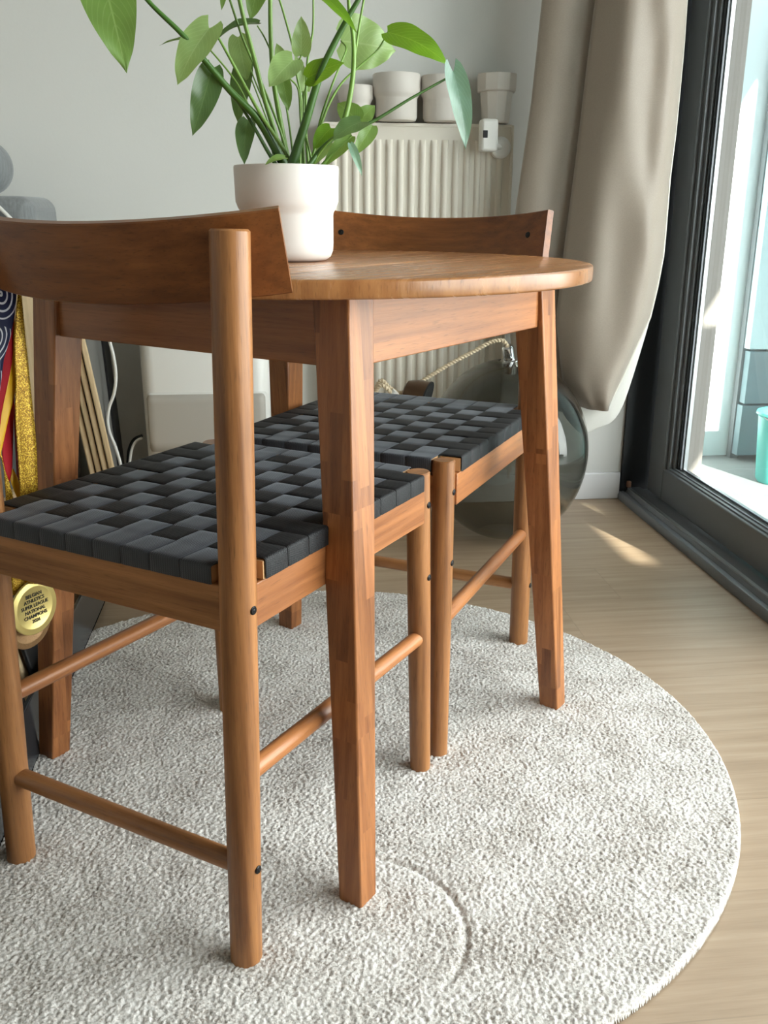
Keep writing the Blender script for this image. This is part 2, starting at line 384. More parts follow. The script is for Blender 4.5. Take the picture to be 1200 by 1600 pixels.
def thing(name, label, cat, loc=(0, 0, 0), rz=0.0, group=None):
    o = bpy.data.objects.new(name, None); C.objects.link(o)
    o.empty_display_size = .1; o.location = loc; o.rotation_euler = (0, 0, rz)
    return tag(o, label, cat, group)
def tag(o, label, cat, group=None):
    o['label'] = label; o['category'] = cat
    if group: o['group'] = group
    return o
def struct(o): o['kind'] = 'structure'; return o
def structure_root(name):
    o = bpy.data.objects.new(name, None); C.objects.link(o); o.empty_display_size = .1
    return struct(o)
def spline(pts, n=8):
    """Catmull-Rom through the points"""
    P = [Vector(p) for p in pts]; P = [P[0]*2-P[1]]+P+[P[-1]*2-P[-2]]; out = []
    for i in range(1, len(P)-2):
        a, b, c, d = P[i-1:i+3]
        for k in range(n):
            t = k/n
            out.append(.5*((2*b)+(c-a)*t+(2*a-5*b+4*c-d)*t*t+(3*b-a-3*c+d)*t**3))
    return out+[P[-2]]

# ---- measured positions (metres)
LEAVES = [
    ((-0.2039, 1.33, 1.1299), (-0.1735, 1.3, 0.9945), 0.0446, (0.1, -1, 0.35), 0.08, 0.15, 0.15),
    ((-0.0739, 1.36, 1.0544), (-0.1165, 1.33, 0.9845), 0.0294, (-0.3, -1, 0.3), 0.06, 0.2, 0.42),
    ((-0.0726, 1.37, 1.0092), (-0.1021, 1.36, 0.9254), 0.0236, (0.2, -1, 0.2), 0.06, 0.25, 0.2),
    ((-0.091, 1.4, 1.0468), (-0.1421, 1.4, 1.0404), 0.011, (0, -0.35, 1), 0.05, 0.3, 0.1),
    ((-0.0113, 1.42, 1.0704), (-0.0728, 1.42, 1.0496), 0.0172, (0, -0.4, 1), 0.1, 0.5, 0.15),
    ((-0.0039, 1.45, 1.1482), (-0.0224, 1.43, 1.0766), 0.0234, (0.1, -1, 0.2), 0.05, 0.15, 0.2),
    ((-0.05, 1.38, 1.117), (-0.0583, 1.38, 1.079), 0.0074, (0, -1, 0.2), 0.05, 0.2, 0.1),
    ((-0.0399, 1.44, 1.0574), (-0.0299, 1.44, 1.0014), 0.0203, (-0.1, -1, 0.4), 0.12, 0.2, 0.2),
    ((-0.0318, 1.45, 1.027), (-0.0457, 1.45, 0.9477), 0.0197, (-0.3, -1, 0.0), 0.08, 0.2, 0.2),
    ((-0.0301, 1.4, 0.9495), (-0.037, 1.38, 0.892), 0.0174, (-0.2, -1, 0.1), 0.1, 0.3, 0.15),
    ((0.0433, 1.38, 1.0275), (0.0448, 1.37, 1.0731), 0.0168, (0.1, -1, 0.2), 0.05, 0.3, 0.1),
    ((0.0325, 1.36, 1.0191), (-0.0001, 1.34, 0.9847), 0.025, (-0.2, -1, 0.3), 0.05, 0.25, 0.35),
    ((0.0233, 1.43, 1.0141), (0.0121, 1.43, 1.0499), 0.0132, (0, -1, 0.2), 0.05, 0.2, 0.15),
    ((0.0509, 1.43, 0.9903), (0.0367, 1.42, 1.0346), 0.0123, (0.2, -1, 0.2), 0.05, 0.2, 0.15),
    ((0.0504, 1.36, 0.998), (0.0973, 1.34, 1.0154), 0.0217, (0.1, -1, 0.5), 0.05, 0.15, 0.2),
    ((0.0183, 1.4, 1.0023), (0.0258, 1.4, 0.9616), 0.013, (0.1, -1, 0.1), 0.05, 0.2, 0.2),
    ((0.104, 1.48, 1.062), (0.1855, 1.5, 1.0542), 0.0497, (0, -1, 0.25), 0.04, 0.1, 0.22),
    ((0.1665, 1.45, 1.0701), (0.2501, 1.42, 1.0285), 0.0285, (-0.1, -0.8, 0.6), 0.08, 0.15, 0.12),
    ((0.0587, 1.37, 1.1069), (0.1149, 1.33, 1.0501), 0.014, (0.3, -0.8, 0.5), 0.05, 0.2, 0.15),
    ((0.2486, 1.38, 1.012), (0.2662, 1.36, 0.9138), 0.0218, (0.27, -1, 0.1), 0.05, 0.3, 0.4),
    ((0.1178, 1.32, 0.9424), (0.079, 1.29, 0.919), 0.0214, (0, -0.6, 0.8), 0.05, 0.15, 0.3),
    ((0.1196, 1.4, 0.9508), (0.0937, 1.42, 0.9752), 0.0204, (-0.1, -1, 0.4), 0.05, 0.15, 0.25),
    ((0.1222, 1.41, 0.95), (0.1465, 1.42, 0.9727), 0.016, (0.1, -1, 0.4), 0.05, 0.15, 0.2),
    ((0.1389, 1.38, 0.9429), (0.1116, 1.36, 0.9031), 0.0148, (0.2, -1, 0.3), 0.05, 0.2, 0.15),
    ((0.0821, 1.38, 0.9389), (0.0564, 1.36, 0.9106), 0.0164, (-0.2, -1, 0.3), 0.05, 0.2, 0.2),
    ((0.1042, 1.33, 0.9165), (0.1193, 1.32, 0.8757), 0.0076, (0.3, -1, 0.1), 0.04, 0.3, 0.1),
    ((0.11, 1.37, 0.9288), (0.0704, 1.37, 0.8893), 0.0139, (0.3, -0.7, 0.6), 0.05, 0.5, 0.1),
    ((0.0187, 1.32, 0.8977), (-0.008, 1.3, 0.8887), 0.0075, (0, -0.7, 0.7), 0.1, 0.2, 0.15),
    ((0.0804, 1.4, 0.9231), (0.0568, 1.4, 0.8913), 0.0115, (-0.2, -1, 0.2), 0.05, 0.2, 0.15),
]
STEMS = [
    ([(0.0193, 1.385, 0.8878), (0.0044, 1.3781, 0.9151), (-0.0167, 1.3713, 0.9488), (-0.0505, 1.3644, 0.9813), (-0.0814, 1.3575, 1.0157), (-0.1091, 1.3506, 1.0461), (-0.1517, 1.3438, 1.0859), (-0.182, 1.3369, 1.1321), (-0.2039, 1.33, 1.1299)], 0.00682, 0.00186),
    ([(0.0295, 1.37, 0.8873), (0.0147, 1.3683, 0.9147), (-0.0114, 1.3667, 0.9524), (-0.0365, 1.365, 0.997), (-0.0548, 1.3633, 1.0299), (-0.0654, 1.3617, 1.0467), (-0.0748, 1.36, 1.0514)], 0.0031, 0.00136),
    ([(0.0088, 1.38, 0.8875), (-0.0044, 1.378, 0.9085), (-0.0254, 1.376, 0.9451), (-0.0492, 1.374, 0.98), (-0.0648, 1.372, 1.0027), (-0.0735, 1.37, 1.0077)], 0.0031, 0.00124),
    ([(0.0168, 1.4, 0.8884), (0.0067, 1.4, 0.9313), (-0.0074, 1.4, 0.9796), (-0.0186, 1.4, 1.0267), (-0.0303, 1.4, 1.0727), (-0.0393, 1.4, 1.1177)], 0.00372, 0.00279),
    ([(0.025, 1.41, 0.8889), (0.0139, 1.41, 0.9362), (-0.0127, 1.41, 1.0045), (-0.0324, 1.41, 1.0497), (-0.0503, 1.41, 1.1044)], 0.00186, 0.00155),
    ([(0.0252, 1.42, 0.8893), (0.0159, 1.42, 0.9411), (0.007, 1.42, 0.9981), (0.0044, 1.42, 1.0536), (0.0057, 1.42, 1.1231)], 0.00403, 0.00279),
    ([(0.0267, 1.36, 0.8868), (0.0475, 1.356, 0.9445), (0.0695, 1.352, 1.0065), (0.099, 1.348, 1.0609), (0.1269, 1.344, 1.1035), (0.1412, 1.34, 1.1248)], 0.00682, 0.00217),
    ([(0.044, 1.39, 0.8882), (0.044, 1.3875, 0.9349), (0.0423, 1.385, 0.9788), (0.037, 1.3825, 1.0099), (0.0441, 1.38, 1.0283)], 0.00217, 0.00112),
    ([(0.0393, 1.41, 0.889), (0.0424, 1.4167, 0.9412), (0.0461, 1.4233, 0.9829), (0.0509, 1.43, 0.9903)], 0.00186, 0.00093),
    ([(0.0522, 1.42, 0.8896), (0.0496, 1.42, 0.9416), (0.053, 1.42, 1.023), (0.0617, 1.42, 1.0667), (0.0627, 1.42, 1.1247)], 0.00217, 0.00124),
    ([(0.0963, 1.36, 0.9375), (0.1053, 1.362, 0.9695), (0.1117, 1.364, 1.0089), (0.112, 1.366, 1.0476), (0.1073, 1.368, 1.078), (0.1052, 1.37, 1.1155)], 0.00403, 0.00217),
    ([(0.1118, 1.41, 0.9988), (0.1191, 1.41, 1.0428), (0.1253, 1.41, 1.0782), (0.1349, 1.41, 1.1246)], 0.00186, 0.00155),
    ([(0.054, 1.42, 0.8896), (0.0742, 1.426, 0.9548), (0.0974, 1.432, 0.997), (0.1249, 1.438, 1.0228), (0.1524, 1.444, 1.0461), (0.1674, 1.45, 1.0701)], 0.00217, 0.00112),
    ([(0.0475, 1.34, 0.8862), (0.0695, 1.3467, 0.9124), (0.1001, 1.3533, 0.9331), (0.1369, 1.36, 0.9461), (0.1877, 1.3667, 0.9753), (0.2319, 1.3733, 0.999), (0.2478, 1.38, 1.0072)], 0.00341, 0.00136),
    ([(0.0419, 1.44, 0.8903), (0.0478, 1.44, 0.993), (0.0348, 1.44, 1.0455), (0.0204, 1.44, 1.0966), (0.0084, 1.44, 1.1273)], 0.00186, 0.00136),
    ([(0.0326, 1.43, 0.8898), (0.0237, 1.4275, 0.9666), (0.0095, 1.425, 1.0228), (-0.0026, 1.4225, 1.0523), (-0.0131, 1.42, 1.0689)], 0.00155, 0.00099),
    ([(0.0453, 1.375, 0.8876), (0.0412, 1.3713, 0.9457), (0.0386, 1.3675, 0.9847), (0.0271, 1.3638, 0.9995), (0.0308, 1.36, 1.016)], 0.00186, 0.00099),
    ([(0.0573, 1.37, 0.8875), (0.0476, 1.3667, 0.9294), (0.0449, 1.3633, 0.9687), (0.0513, 1.36, 0.998)], 0.00155, 0.00093),
    ([(0.066, 1.37, 0.8876), (0.0837, 1.37, 0.9058), (0.1012, 1.37, 0.9206), (0.11, 1.37, 0.9288)], 0.00248, 0.00124),
    ([(0.0547, 1.35, 0.8867), (0.0649, 1.34, 0.9056), (0.0857, 1.33, 0.9257), (0.1161, 1.32, 0.9409)], 0.00174, 0.00099),
    ([(0.0054, 1.4, 0.8883), (0.0009, 1.4, 0.9148), (-0.0147, 1.4, 0.9432), (-0.031, 1.4, 0.9487)], 0.00186, 0.00087),
    ([(0.0191, 1.44, 0.8901), (0.0029, 1.44, 0.9509), (-0.0176, 1.44, 1.0), (-0.0383, 1.44, 1.0543)], 0.00155, 0.00093),
    ([(0.089, 1.44, 1.0019), (0.101, 1.4533, 1.0285), (0.1102, 1.4667, 1.0502), (0.104, 1.48, 1.062)], 0.00161, 0.00112),
    ([(0.0558, 1.42, 0.8896), (0.0699, 1.43, 0.951), (0.089, 1.44, 1.0019)], 0.00186, 0.00161),
    ([(0.0156, 1.45, 0.8905), (-0.0017, 1.45, 0.9474), (-0.0318, 1.45, 1.027)], 0.00161, 0.00093),
    ([(-0.0189, 1.4, 0.9472), (-0.0428, 1.4, 0.9948), (-0.0749, 1.4, 1.0333), (-0.091, 1.4, 1.0468)], 0.00149, 0.00093),
]
CURTAIN_MAIN = [
    ((0.8013, 2.44, 1.4221), (1.0005, 2.43, 1.4259)),
    ((0.795, 2.44, 1.3899), (1.0001, 2.43, 1.3938)),
    ((0.7886, 2.44, 1.3575), (0.9998, 2.43, 1.3613)),
    ((0.7821, 2.44, 1.3248), (0.9995, 2.43, 1.3286)),
    ((0.7784, 2.44, 1.2919), (1.0, 2.43, 1.2957)),
    ((0.776, 2.44, 1.2588), (1.0009, 2.43, 1.2624)),
    ((0.7736, 2.44, 1.2254), (1.0018, 2.43, 1.2289)),
    ((0.7712, 2.44, 1.1917), (1.0022, 2.43, 1.195)),
    ((0.7688, 2.44, 1.1576), (1.0021, 2.43, 1.1608)),
    ((0.7666, 2.44, 1.1233), (1.0021, 2.43, 1.1263)),
    ((0.7643, 2.44, 1.0887), (1.0019, 2.43, 1.0915)),
    ((0.7621, 2.44, 1.0538), (1.0017, 2.43, 1.0564)),
    ((0.7598, 2.44, 1.0186), (1.0015, 2.43, 1.0209)),
    ((0.7575, 2.44, 0.983), (1.0002, 2.43, 0.9851)),
    ((0.755, 2.44, 0.9471), (0.9988, 2.43, 0.949)),
    ((0.7521, 2.44, 0.9109), (0.9977, 2.43, 0.9126)),
    ((0.7491, 2.44, 0.8744), (0.9982, 2.43, 0.8758)),
    ((0.7461, 2.44, 0.8375), (0.9986, 2.43, 0.8387)),
    ((0.7431, 2.44, 0.8003), (0.999, 2.43, 0.8012)),
    ((0.7401, 2.44, 0.7627), (0.9993, 2.43, 0.7634)),
    ((0.7371, 2.44, 0.7248), (0.999, 2.43, 0.7252)),
    ((0.7348, 2.44, 0.6866), (0.9949, 2.43, 0.6866)),
    ((0.7325, 2.44, 0.648), (0.9908, 2.43, 0.6477)),
    ((0.7301, 2.44, 0.609), (0.9847, 2.43, 0.6085)),
    ((0.7277, 2.44, 0.5696), (0.9784, 2.43, 0.5689)),
    ((0.733, 2.44, 0.5298), (0.9635, 2.43, 0.529)),
    ((0.7399, 2.44, 0.4896), (0.9469, 2.43, 0.4888)),
    ((0.7468, 2.44, 0.449), (0.931, 2.43, 0.4482)),
    ((0.7538, 2.44, 0.4079), (0.9153, 2.43, 0.4073)),
    ((0.7843, 2.44, 0.366), (0.8972, 2.43, 0.366)),
    ((0.8085, 2.44, 0.3342), (0.8831, 2.43, 0.3349)),
]
CURTAIN_SIDE = [
    ((0.6685, 2.49, 1.4296), (0.8449, 2.5, 1.4374)),
    ((0.6666, 2.49, 1.3972), (0.8404, 2.5, 1.4045)),
    ((0.6648, 2.49, 1.3644), (0.8359, 2.5, 1.3713)),
    ((0.6629, 2.49, 1.3314), (0.8313, 2.5, 1.3378)),
    ((0.6608, 2.49, 1.2981), (0.8282, 2.5, 1.3041)),
    ((0.6586, 2.49, 1.2644), (0.8259, 2.5, 1.2701)),
    ((0.6564, 2.49, 1.2305), (0.8236, 2.5, 1.2358)),
    ((0.6542, 2.49, 1.1963), (0.8213, 2.5, 1.2012)),
    ((0.6519, 2.49, 1.1618), (0.8189, 2.5, 1.1663)),
    ((0.6497, 2.49, 1.127), (0.8171, 2.5, 1.1311)),
    ((0.6474, 2.49, 1.0919), (0.8152, 2.5, 1.0956)),
    ((0.6436, 2.49, 1.0564), (0.8133, 2.5, 1.0597)),
    ((0.6397, 2.49, 1.0207), (0.8114, 2.5, 1.0236)),
    ((0.6358, 2.49, 0.9846), (0.8094, 2.5, 0.9871)),
    ((0.6319, 2.49, 0.9482), (0.8073, 2.5, 0.9503)),
    ((0.6279, 2.49, 0.9114), (0.8044, 2.5, 0.9132)),
    ((0.6239, 2.49, 0.8744), (0.8015, 2.5, 0.8757)),
    ((0.6199, 2.49, 0.837), (0.7986, 2.5, 0.8378)),
    ((0.617, 2.49, 0.7992), (0.7957, 2.5, 0.7996)),
    ((0.6143, 2.49, 0.7611), (0.7927, 2.5, 0.7611)),
    ((0.6116, 2.49, 0.7227), (0.7899, 2.5, 0.7222)),
    ((0.6089, 2.49, 0.6839), (0.7886, 2.5, 0.683)),
    ((0.6061, 2.49, 0.6447), (0.7872, 2.5, 0.6433)),
    ((0.6103, 2.49, 0.6052), (0.7857, 2.5, 0.6033)),
    ((0.6151, 2.49, 0.5652), (0.7843, 2.5, 0.5629)),
    ((0.62, 2.49, 0.5248), (0.7883, 2.5, 0.5221)),
    ((0.6249, 2.49, 0.484), (0.7934, 2.5, 0.4809)),
    ((0.6342, 2.49, 0.4428), (0.7986, 2.5, 0.4392)),
    ((0.6521, 2.49, 0.4009), (0.8043, 2.5, 0.397)),
    ((0.6702, 2.49, 0.3586), (0.8159, 2.5, 0.3544)),
    ((0.6886, 2.49, 0.3158), (0.8276, 2.5, 0.3113)),
]
CURTAIN_LINING = [
    ((0.9658, 2.462, 0.6323), (0.9968, 2.455, 0.6095)),
    ((0.9562, 2.462, 0.5824), (0.9909, 2.455, 0.5594)),
    ((0.921, 2.462, 0.4983), (0.972, 2.455, 0.4748)),
    ((0.8871, 2.462, 0.411), (0.9435, 2.455, 0.3501)),
    ((0.8639, 2.462, 0.3624), (0.9288, 2.455, 0.3096)),
    ((0.8341, 2.462, 0.3541), (0.9045, 2.455, 0.2744)),
    ((0.8114, 2.462, 0.3457), (0.8684, 2.455, 0.2716)),
    ((0.778, 2.462, 0.3638), (0.8323, 2.455, 0.2454)),
]
CURTAIN_BACK = [
    ((0.7365, 2.45, 0.4612), (0.7432, 2.47, 0.3891)),
    ((0.7608, 2.45, 0.4096), (0.76, 2.47, 0.3185)),
    ((0.7908, 2.45, 0.3571), (0.803, 2.47, 0.2678)),
    ((0.8079, 2.45, 0.341), (0.8337, 2.47, 0.2437)),
]
CABLE_WHITE = [
    (-0.4172, 2.42, 0.566),
    (-0.4115, 2.42, 0.5237),
    (-0.4042, 2.42, 0.4792),
    (-0.4033, 2.42, 0.4312),
    (-0.4113, 2.42, 0.3908),
    (-0.4249, 2.42, 0.3583),
    (-0.4324, 2.42, 0.3255),
    (-0.4303, 2.42, 0.2922),
    (-0.4203, 2.42, 0.2585),
    (-0.4108, 2.42, 0.2159),
    (-0.4061, 2.42, 0.173),
    (-0.4056, 2.42, 0.0948),
    (-0.4236, 2.42, -0.0112),
]
CABLE_BLOCK = [
    (-0.6684, 2.348, 0.8858),
    (-0.6372, 2.348, 0.8544),
    (-0.6184, 2.348, 0.8351),
    (-0.5958, 2.348, 0.81),
    (-0.5759, 2.348, 0.7833),
    (-0.5674, 2.348, 0.7292),
    (-0.5753, 2.348, 0.6272),
    (-0.585, 2.345, 0.45),
    (-0.6, 2.34, 0.2),
    (-0.6, 2.33, 0.006),
    (-0.64, 2.3, 0.005),
]
CABLE_PALE = [
    (-0.3616, 2.5, 0.2571),
    (-0.3789, 2.5, 0.247),
    (-0.3904, 2.5, 0.2263),
    (-0.3978, 2.5, 0.1949),
    (-0.4061, 2.5, 0.1509),
    (-0.4204, 2.5, 0.0524),
]
CABLE_BLACK = [
    (-0.368, 2.56, 0.2504),
    (-0.3909, 2.56, 0.2402),
    (-0.4043, 2.56, 0.2191),
    (-0.4117, 2.56, 0.1888),
    (-0.4196, 2.56, 0.1073),
]
RIBBON_GOLD = [
    ((-0.3171, 1.2428, 0.7347), (-0.3143, 1.2468, 0.7343)),
    ((-0.3211, 1.2371, 0.7078), (-0.3146, 1.2463, 0.7069)),
    ((-0.3249, 1.2317, 0.6808), (-0.3149, 1.2459, 0.679)),
    ((-0.3271, 1.2285, 0.6533), (-0.3149, 1.246, 0.6508)),
    ((-0.3279, 1.2274, 0.6252), (-0.3152, 1.2455, 0.6221)),
    ((-0.3308, 1.2233, 0.5973), (-0.3153, 1.2454, 0.5931)),
    ((-0.3324, 1.221, 0.5688), (-0.3152, 1.2455, 0.5636)),
    ((-0.3334, 1.2196, 0.5398), (-0.3158, 1.2446, 0.5338)),
    ((-0.3344, 1.2182, 0.5104), (-0.3175, 1.2423, 0.5039)),
    ((-0.3354, 1.2167, 0.4806), (-0.3195, 1.2395, 0.4739)),
    ((-0.3365, 1.2151, 0.4505), (-0.3215, 1.2366, 0.4436)),
    ((-0.3376, 1.2136, 0.42), (-0.3235, 1.2337, 0.4129)),
    ((-0.3377, 1.2134, 0.3887), (-0.3253, 1.2311, 0.3818)),
    ((-0.3378, 1.2132, 0.357), (-0.3271, 1.2285, 0.3504)),
]
RIBBON_NAVY = [
    ((-0.3406, 1.1989, 0.7568), (-0.3153, 1.235, 0.7407)),
    ((-0.3431, 1.1953, 0.7273), (-0.3195, 1.2289, 0.7113)),
    ((-0.3456, 1.1917, 0.6975), (-0.3259, 1.2199, 0.6826)),
    ((-0.3487, 1.1872, 0.6676), (-0.3341, 1.2081, 0.6551)),
    ((-0.3525, 1.1818, 0.6376), (-0.3392, 1.2008, 0.6259)),
    ((-0.3545, 1.179, 0.6069), (-0.3443, 1.1935, 0.5966)),
    ((-0.3558, 1.1771, 0.5757), (-0.3471, 1.1896, 0.5662)),
    ((-0.3576, 1.1746, 0.5441), (-0.3499, 1.1856, 0.5356)),
    ((-0.3605, 1.1705, 0.5127), (-0.3526, 1.1817, 0.5046)),
    ((-0.3634, 1.1663, 0.4809), (-0.3555, 1.1777, 0.4734)),
    ((-0.3664, 1.1621, 0.4488), (-0.3583, 1.1736, 0.4419)),
    ((-0.3693, 1.1579, 0.4165), (-0.3612, 1.1694, 0.4101)),
    ((-0.3716, 1.1546, 0.3834), (-0.3644, 1.1649, 0.3782)),
    ((-0.3719, 1.1542, 0.3488), (-0.3676, 1.1603, 0.346)),
]
RIBBON_RED = [
    ((-0.3328, 1.2274, 0.7359), (-0.3223, 1.2423, 0.7347)),
    ((-0.3337, 1.2261, 0.7215), (-0.3235, 1.2406, 0.7201)),
    ((-0.3346, 1.2248, 0.7069), (-0.3247, 1.2389, 0.7054)),
    ((-0.3355, 1.2236, 0.6923), (-0.3259, 1.2372, 0.6906)),
    ((-0.3365, 1.222, 0.6776), (-0.3273, 1.2352, 0.6758)),
    ((-0.3378, 1.2203, 0.6629), (-0.3288, 1.2331, 0.661)),
    ((-0.34, 1.2172, 0.6484), (-0.3311, 1.2298, 0.6464)),
    ((-0.3432, 1.2126, 0.6344), (-0.3344, 1.2251, 0.6322)),
    ((-0.3464, 1.2079, 0.6204), (-0.3378, 1.2203, 0.618)),
    ((-0.3497, 1.2033, 0.6064), (-0.3413, 1.2153, 0.604)),
    ((-0.3529, 1.1987, 0.5923), (-0.3446, 1.2106, 0.5899)),
    ((-0.3556, 1.1948, 0.5781), (-0.347, 1.2071, 0.5752)),
    ((-0.3581, 1.1913, 0.5636), (-0.3495, 1.2036, 0.5606)),
    ((-0.3606, 1.1878, 0.5491), (-0.352, 1.2, 0.5459)),
]
RIBBON_YELLOW = [
    ((-0.3241, 1.2433, 0.7347), (-0.3219, 1.2464, 0.7344)),
    ((-0.3254, 1.2414, 0.7176), (-0.3231, 1.2447, 0.7191)),
    ((-0.3267, 1.2396, 0.7004), (-0.3244, 1.2429, 0.7037)),
    ((-0.328, 1.2378, 0.6832), (-0.3256, 1.2411, 0.6882)),
    ((-0.3292, 1.2359, 0.6658), (-0.3269, 1.2393, 0.6727)),
    ((-0.3312, 1.2332, 0.6486), (-0.3282, 1.2375, 0.6571)),
    ((-0.335, 1.2277, 0.632), (-0.3291, 1.2362, 0.6413)),
    ((-0.339, 1.2221, 0.6155), (-0.3298, 1.2351, 0.6254)),
    ((-0.3431, 1.2162, 0.5992), (-0.3318, 1.2323, 0.6098)),
    ((-0.3469, 1.2108, 0.5827), (-0.3355, 1.227, 0.5951)),
    ((-0.3505, 1.2057, 0.566), (-0.3398, 1.2209, 0.5807)),
    ((-0.3536, 1.2012, 0.5492), (-0.3434, 1.2158, 0.5658)),
    ((-0.3556, 1.1984, 0.5316), (-0.347, 1.2106, 0.5511)),
    ((-0.3576, 1.1956, 0.514), (-0.3506, 1.2055, 0.5363)),
]
RIBBON_RED2 = [
    ((-0.3339, 1.238, 0.6199), (-0.3334, 1.2388, 0.6197)),
    ((-0.3352, 1.2362, 0.6104), (-0.3341, 1.2377, 0.6103)),
    ((-0.3364, 1.2344, 0.6009), (-0.3349, 1.2366, 0.6009)),
    ((-0.3384, 1.2316, 0.5918), (-0.3358, 1.2353, 0.5914)),
    ((-0.3411, 1.2278, 0.5831), (-0.3368, 1.2339, 0.582)),
    ((-0.3438, 1.224, 0.5745), (-0.3378, 1.2325, 0.5725)),
    ((-0.3459, 1.221, 0.5654), (-0.3387, 1.2312, 0.563)),
    ((-0.3479, 1.2181, 0.5563), (-0.3396, 1.2298, 0.5535)),
    ((-0.3499, 1.2152, 0.5472), (-0.3406, 1.2285, 0.544)),
    ((-0.3508, 1.2139, 0.5376), (-0.3416, 1.2271, 0.5344)),
    ((-0.3513, 1.2131, 0.5277), (-0.3426, 1.2257, 0.5249)),
    ((-0.3512, 1.2134, 0.5177), (-0.3435, 1.2243, 0.5153)),
    ((-0.3503, 1.2146, 0.5076), (-0.3451, 1.222, 0.506)),
    ((-0.348, 1.2179, 0.4974), (-0.3474, 1.2187, 0.4972)),
]
RIBBON_YELLOW2 = [
    ((-0.3478, 1.2234, 0.5045), (-0.3443, 1.2284, 0.5116)),
    ((-0.3472, 1.2242, 0.4919), (-0.341, 1.2331, 0.4985)),
    ((-0.345, 1.2273, 0.4791), (-0.3391, 1.2359, 0.4849)),
    ((-0.3426, 1.2308, 0.4662), (-0.3388, 1.2362, 0.4713)),
    ((-0.342, 1.2317, 0.4533), (-0.3387, 1.2364, 0.4576)),
    ((-0.3423, 1.2313, 0.4404), (-0.338, 1.2374, 0.4437)),
    ((-0.3426, 1.2308, 0.4275), (-0.3373, 1.2384, 0.4297)),
    ((-0.3429, 1.2304, 0.4145), (-0.3366, 1.2394, 0.4155)),
    ((-0.3435, 1.2296, 0.4015), (-0.3361, 1.2401, 0.4014)),
    ((-0.3443, 1.2284, 0.3886), (-0.337, 1.2388, 0.3876)),
    ((-0.3451, 1.2273, 0.3757), (-0.3378, 1.2376, 0.3738)),
    ((-0.3459, 1.2261, 0.3626), (-0.3387, 1.2364, 0.3599)),
    ((-0.3467, 1.225, 0.3496), (-0.3395, 1.2352, 0.3459)),
    ((-0.3475, 1.2238, 0.3364), (-0.3404, 1.234, 0.3319)),
]
RIBBON_DARKRED = [
    ((-0.339, 1.2429, 0.5926), (-0.3373, 1.2454, 0.5921)),
    ((-0.3394, 1.2424, 0.5826), (-0.3375, 1.2451, 0.582)),
    ((-0.3397, 1.2419, 0.5725), (-0.3377, 1.2448, 0.5719)),
    ((-0.3401, 1.2414, 0.5624), (-0.3379, 1.2445, 0.5617)),
    ((-0.3405, 1.2408, 0.5523), (-0.3381, 1.2442, 0.5514)),
    ((-0.341, 1.2401, 0.5421), (-0.3383, 1.2439, 0.5411)),
    ((-0.3414, 1.2395, 0.5319), (-0.3385, 1.2436, 0.5308)),
    ((-0.3419, 1.2388, 0.5217), (-0.3388, 1.2433, 0.5204)),
    ((-0.3424, 1.2381, 0.5114), (-0.339, 1.2429, 0.51)),
    ((-0.3428, 1.2375, 0.501), (-0.3392, 1.2426, 0.4995)),
    ((-0.3434, 1.2367, 0.4907), (-0.3395, 1.2422, 0.489)),
    ((-0.3439, 1.2359, 0.4803), (-0.3398, 1.2418, 0.4785)),
    ((-0.3445, 1.2351, 0.4699), (-0.3401, 1.2414, 0.4679)),
    ((-0.345, 1.2343, 0.4594), (-0.3404, 1.241, 0.4572)),
]
RIBBON_GOLD2 = [
    ((-0.3523, 1.2065, 0.5444), (-0.3512, 1.2081, 0.544)),
    ((-0.3513, 1.208, 0.5295), (-0.3503, 1.2094, 0.5289)),
    ((-0.3503, 1.2094, 0.5145), (-0.3493, 1.2108, 0.5137)),
    ((-0.3507, 1.2089, 0.4997), (-0.3469, 1.2143, 0.4984)),
    ((-0.3512, 1.208, 0.4848), (-0.3455, 1.2163, 0.4829)),
    ((-0.352, 1.207, 0.4698), (-0.3443, 1.2179, 0.4672)),
    ((-0.3526, 1.2061, 0.4548), (-0.3438, 1.2187, 0.4514)),
    ((-0.3532, 1.2053, 0.4396), (-0.3435, 1.2191, 0.4356)),
    ((-0.3537, 1.2045, 0.4243), (-0.3432, 1.2195, 0.4196)),
    ((-0.3543, 1.2037, 0.4089), (-0.3429, 1.2199, 0.4034)),
    ((-0.3547, 1.2031, 0.3934), (-0.3432, 1.2195, 0.3874)),
    ((-0.3551, 1.2026, 0.3777), (-0.3435, 1.219, 0.3713)),
    ((-0.3554, 1.202, 0.3619), (-0.3439, 1.2185, 0.355)),
    ((-0.3558, 1.2015, 0.346), (-0.3442, 1.218, 0.3387)),
]
SKY, SUN, SUN_DIR, EXPOSURE = 15, 40, (-.25, .85, -.45), -0.36

# ---------------------------------------------------------------- the setting
WALL_Y, SILL_X, CEIL = 2.674, 1.02, 2.60
struct(MB().box(-2.4, SILL_X+.06, -2.3, WALL_Y+.02, -.06, 0).build('floor', M['floor']))
struct(MB().box(-2.4, SILL_X+.012, WALL_Y, WALL_Y+.12, 0, CEIL).build('wall_back', M['wall']))
struct(MB().box(-2.52, -2.4, -2.3, WALL_Y+.12, 0, CEIL).build('wall_left', M['wall']))
struct(MB().box(-2.4, 1.22, -2.3, WALL_Y+.12, CEIL, CEIL+.12).build('ceiling', M['wall']))
struct(MB().box(-2.4, 1.22, -2.42, -2.3, 0, CEIL).build('wall_rear', M['wall']))
w = MB()
w.box(SILL_X+.01, 1.22, -2.3, -.42, 0, CEIL); w.box(SILL_X+.01, 1.22, -.42, WALL_Y, 2.24, CEIL)
struct(w.build('wall_right', M['wall']))
b = MB(); b.box(-2.4, SILL_X+.004, WALL_Y-.014, WALL_Y, 0, .082)
struct(b.build('baseboard_back', M['white'], bevel=.003))

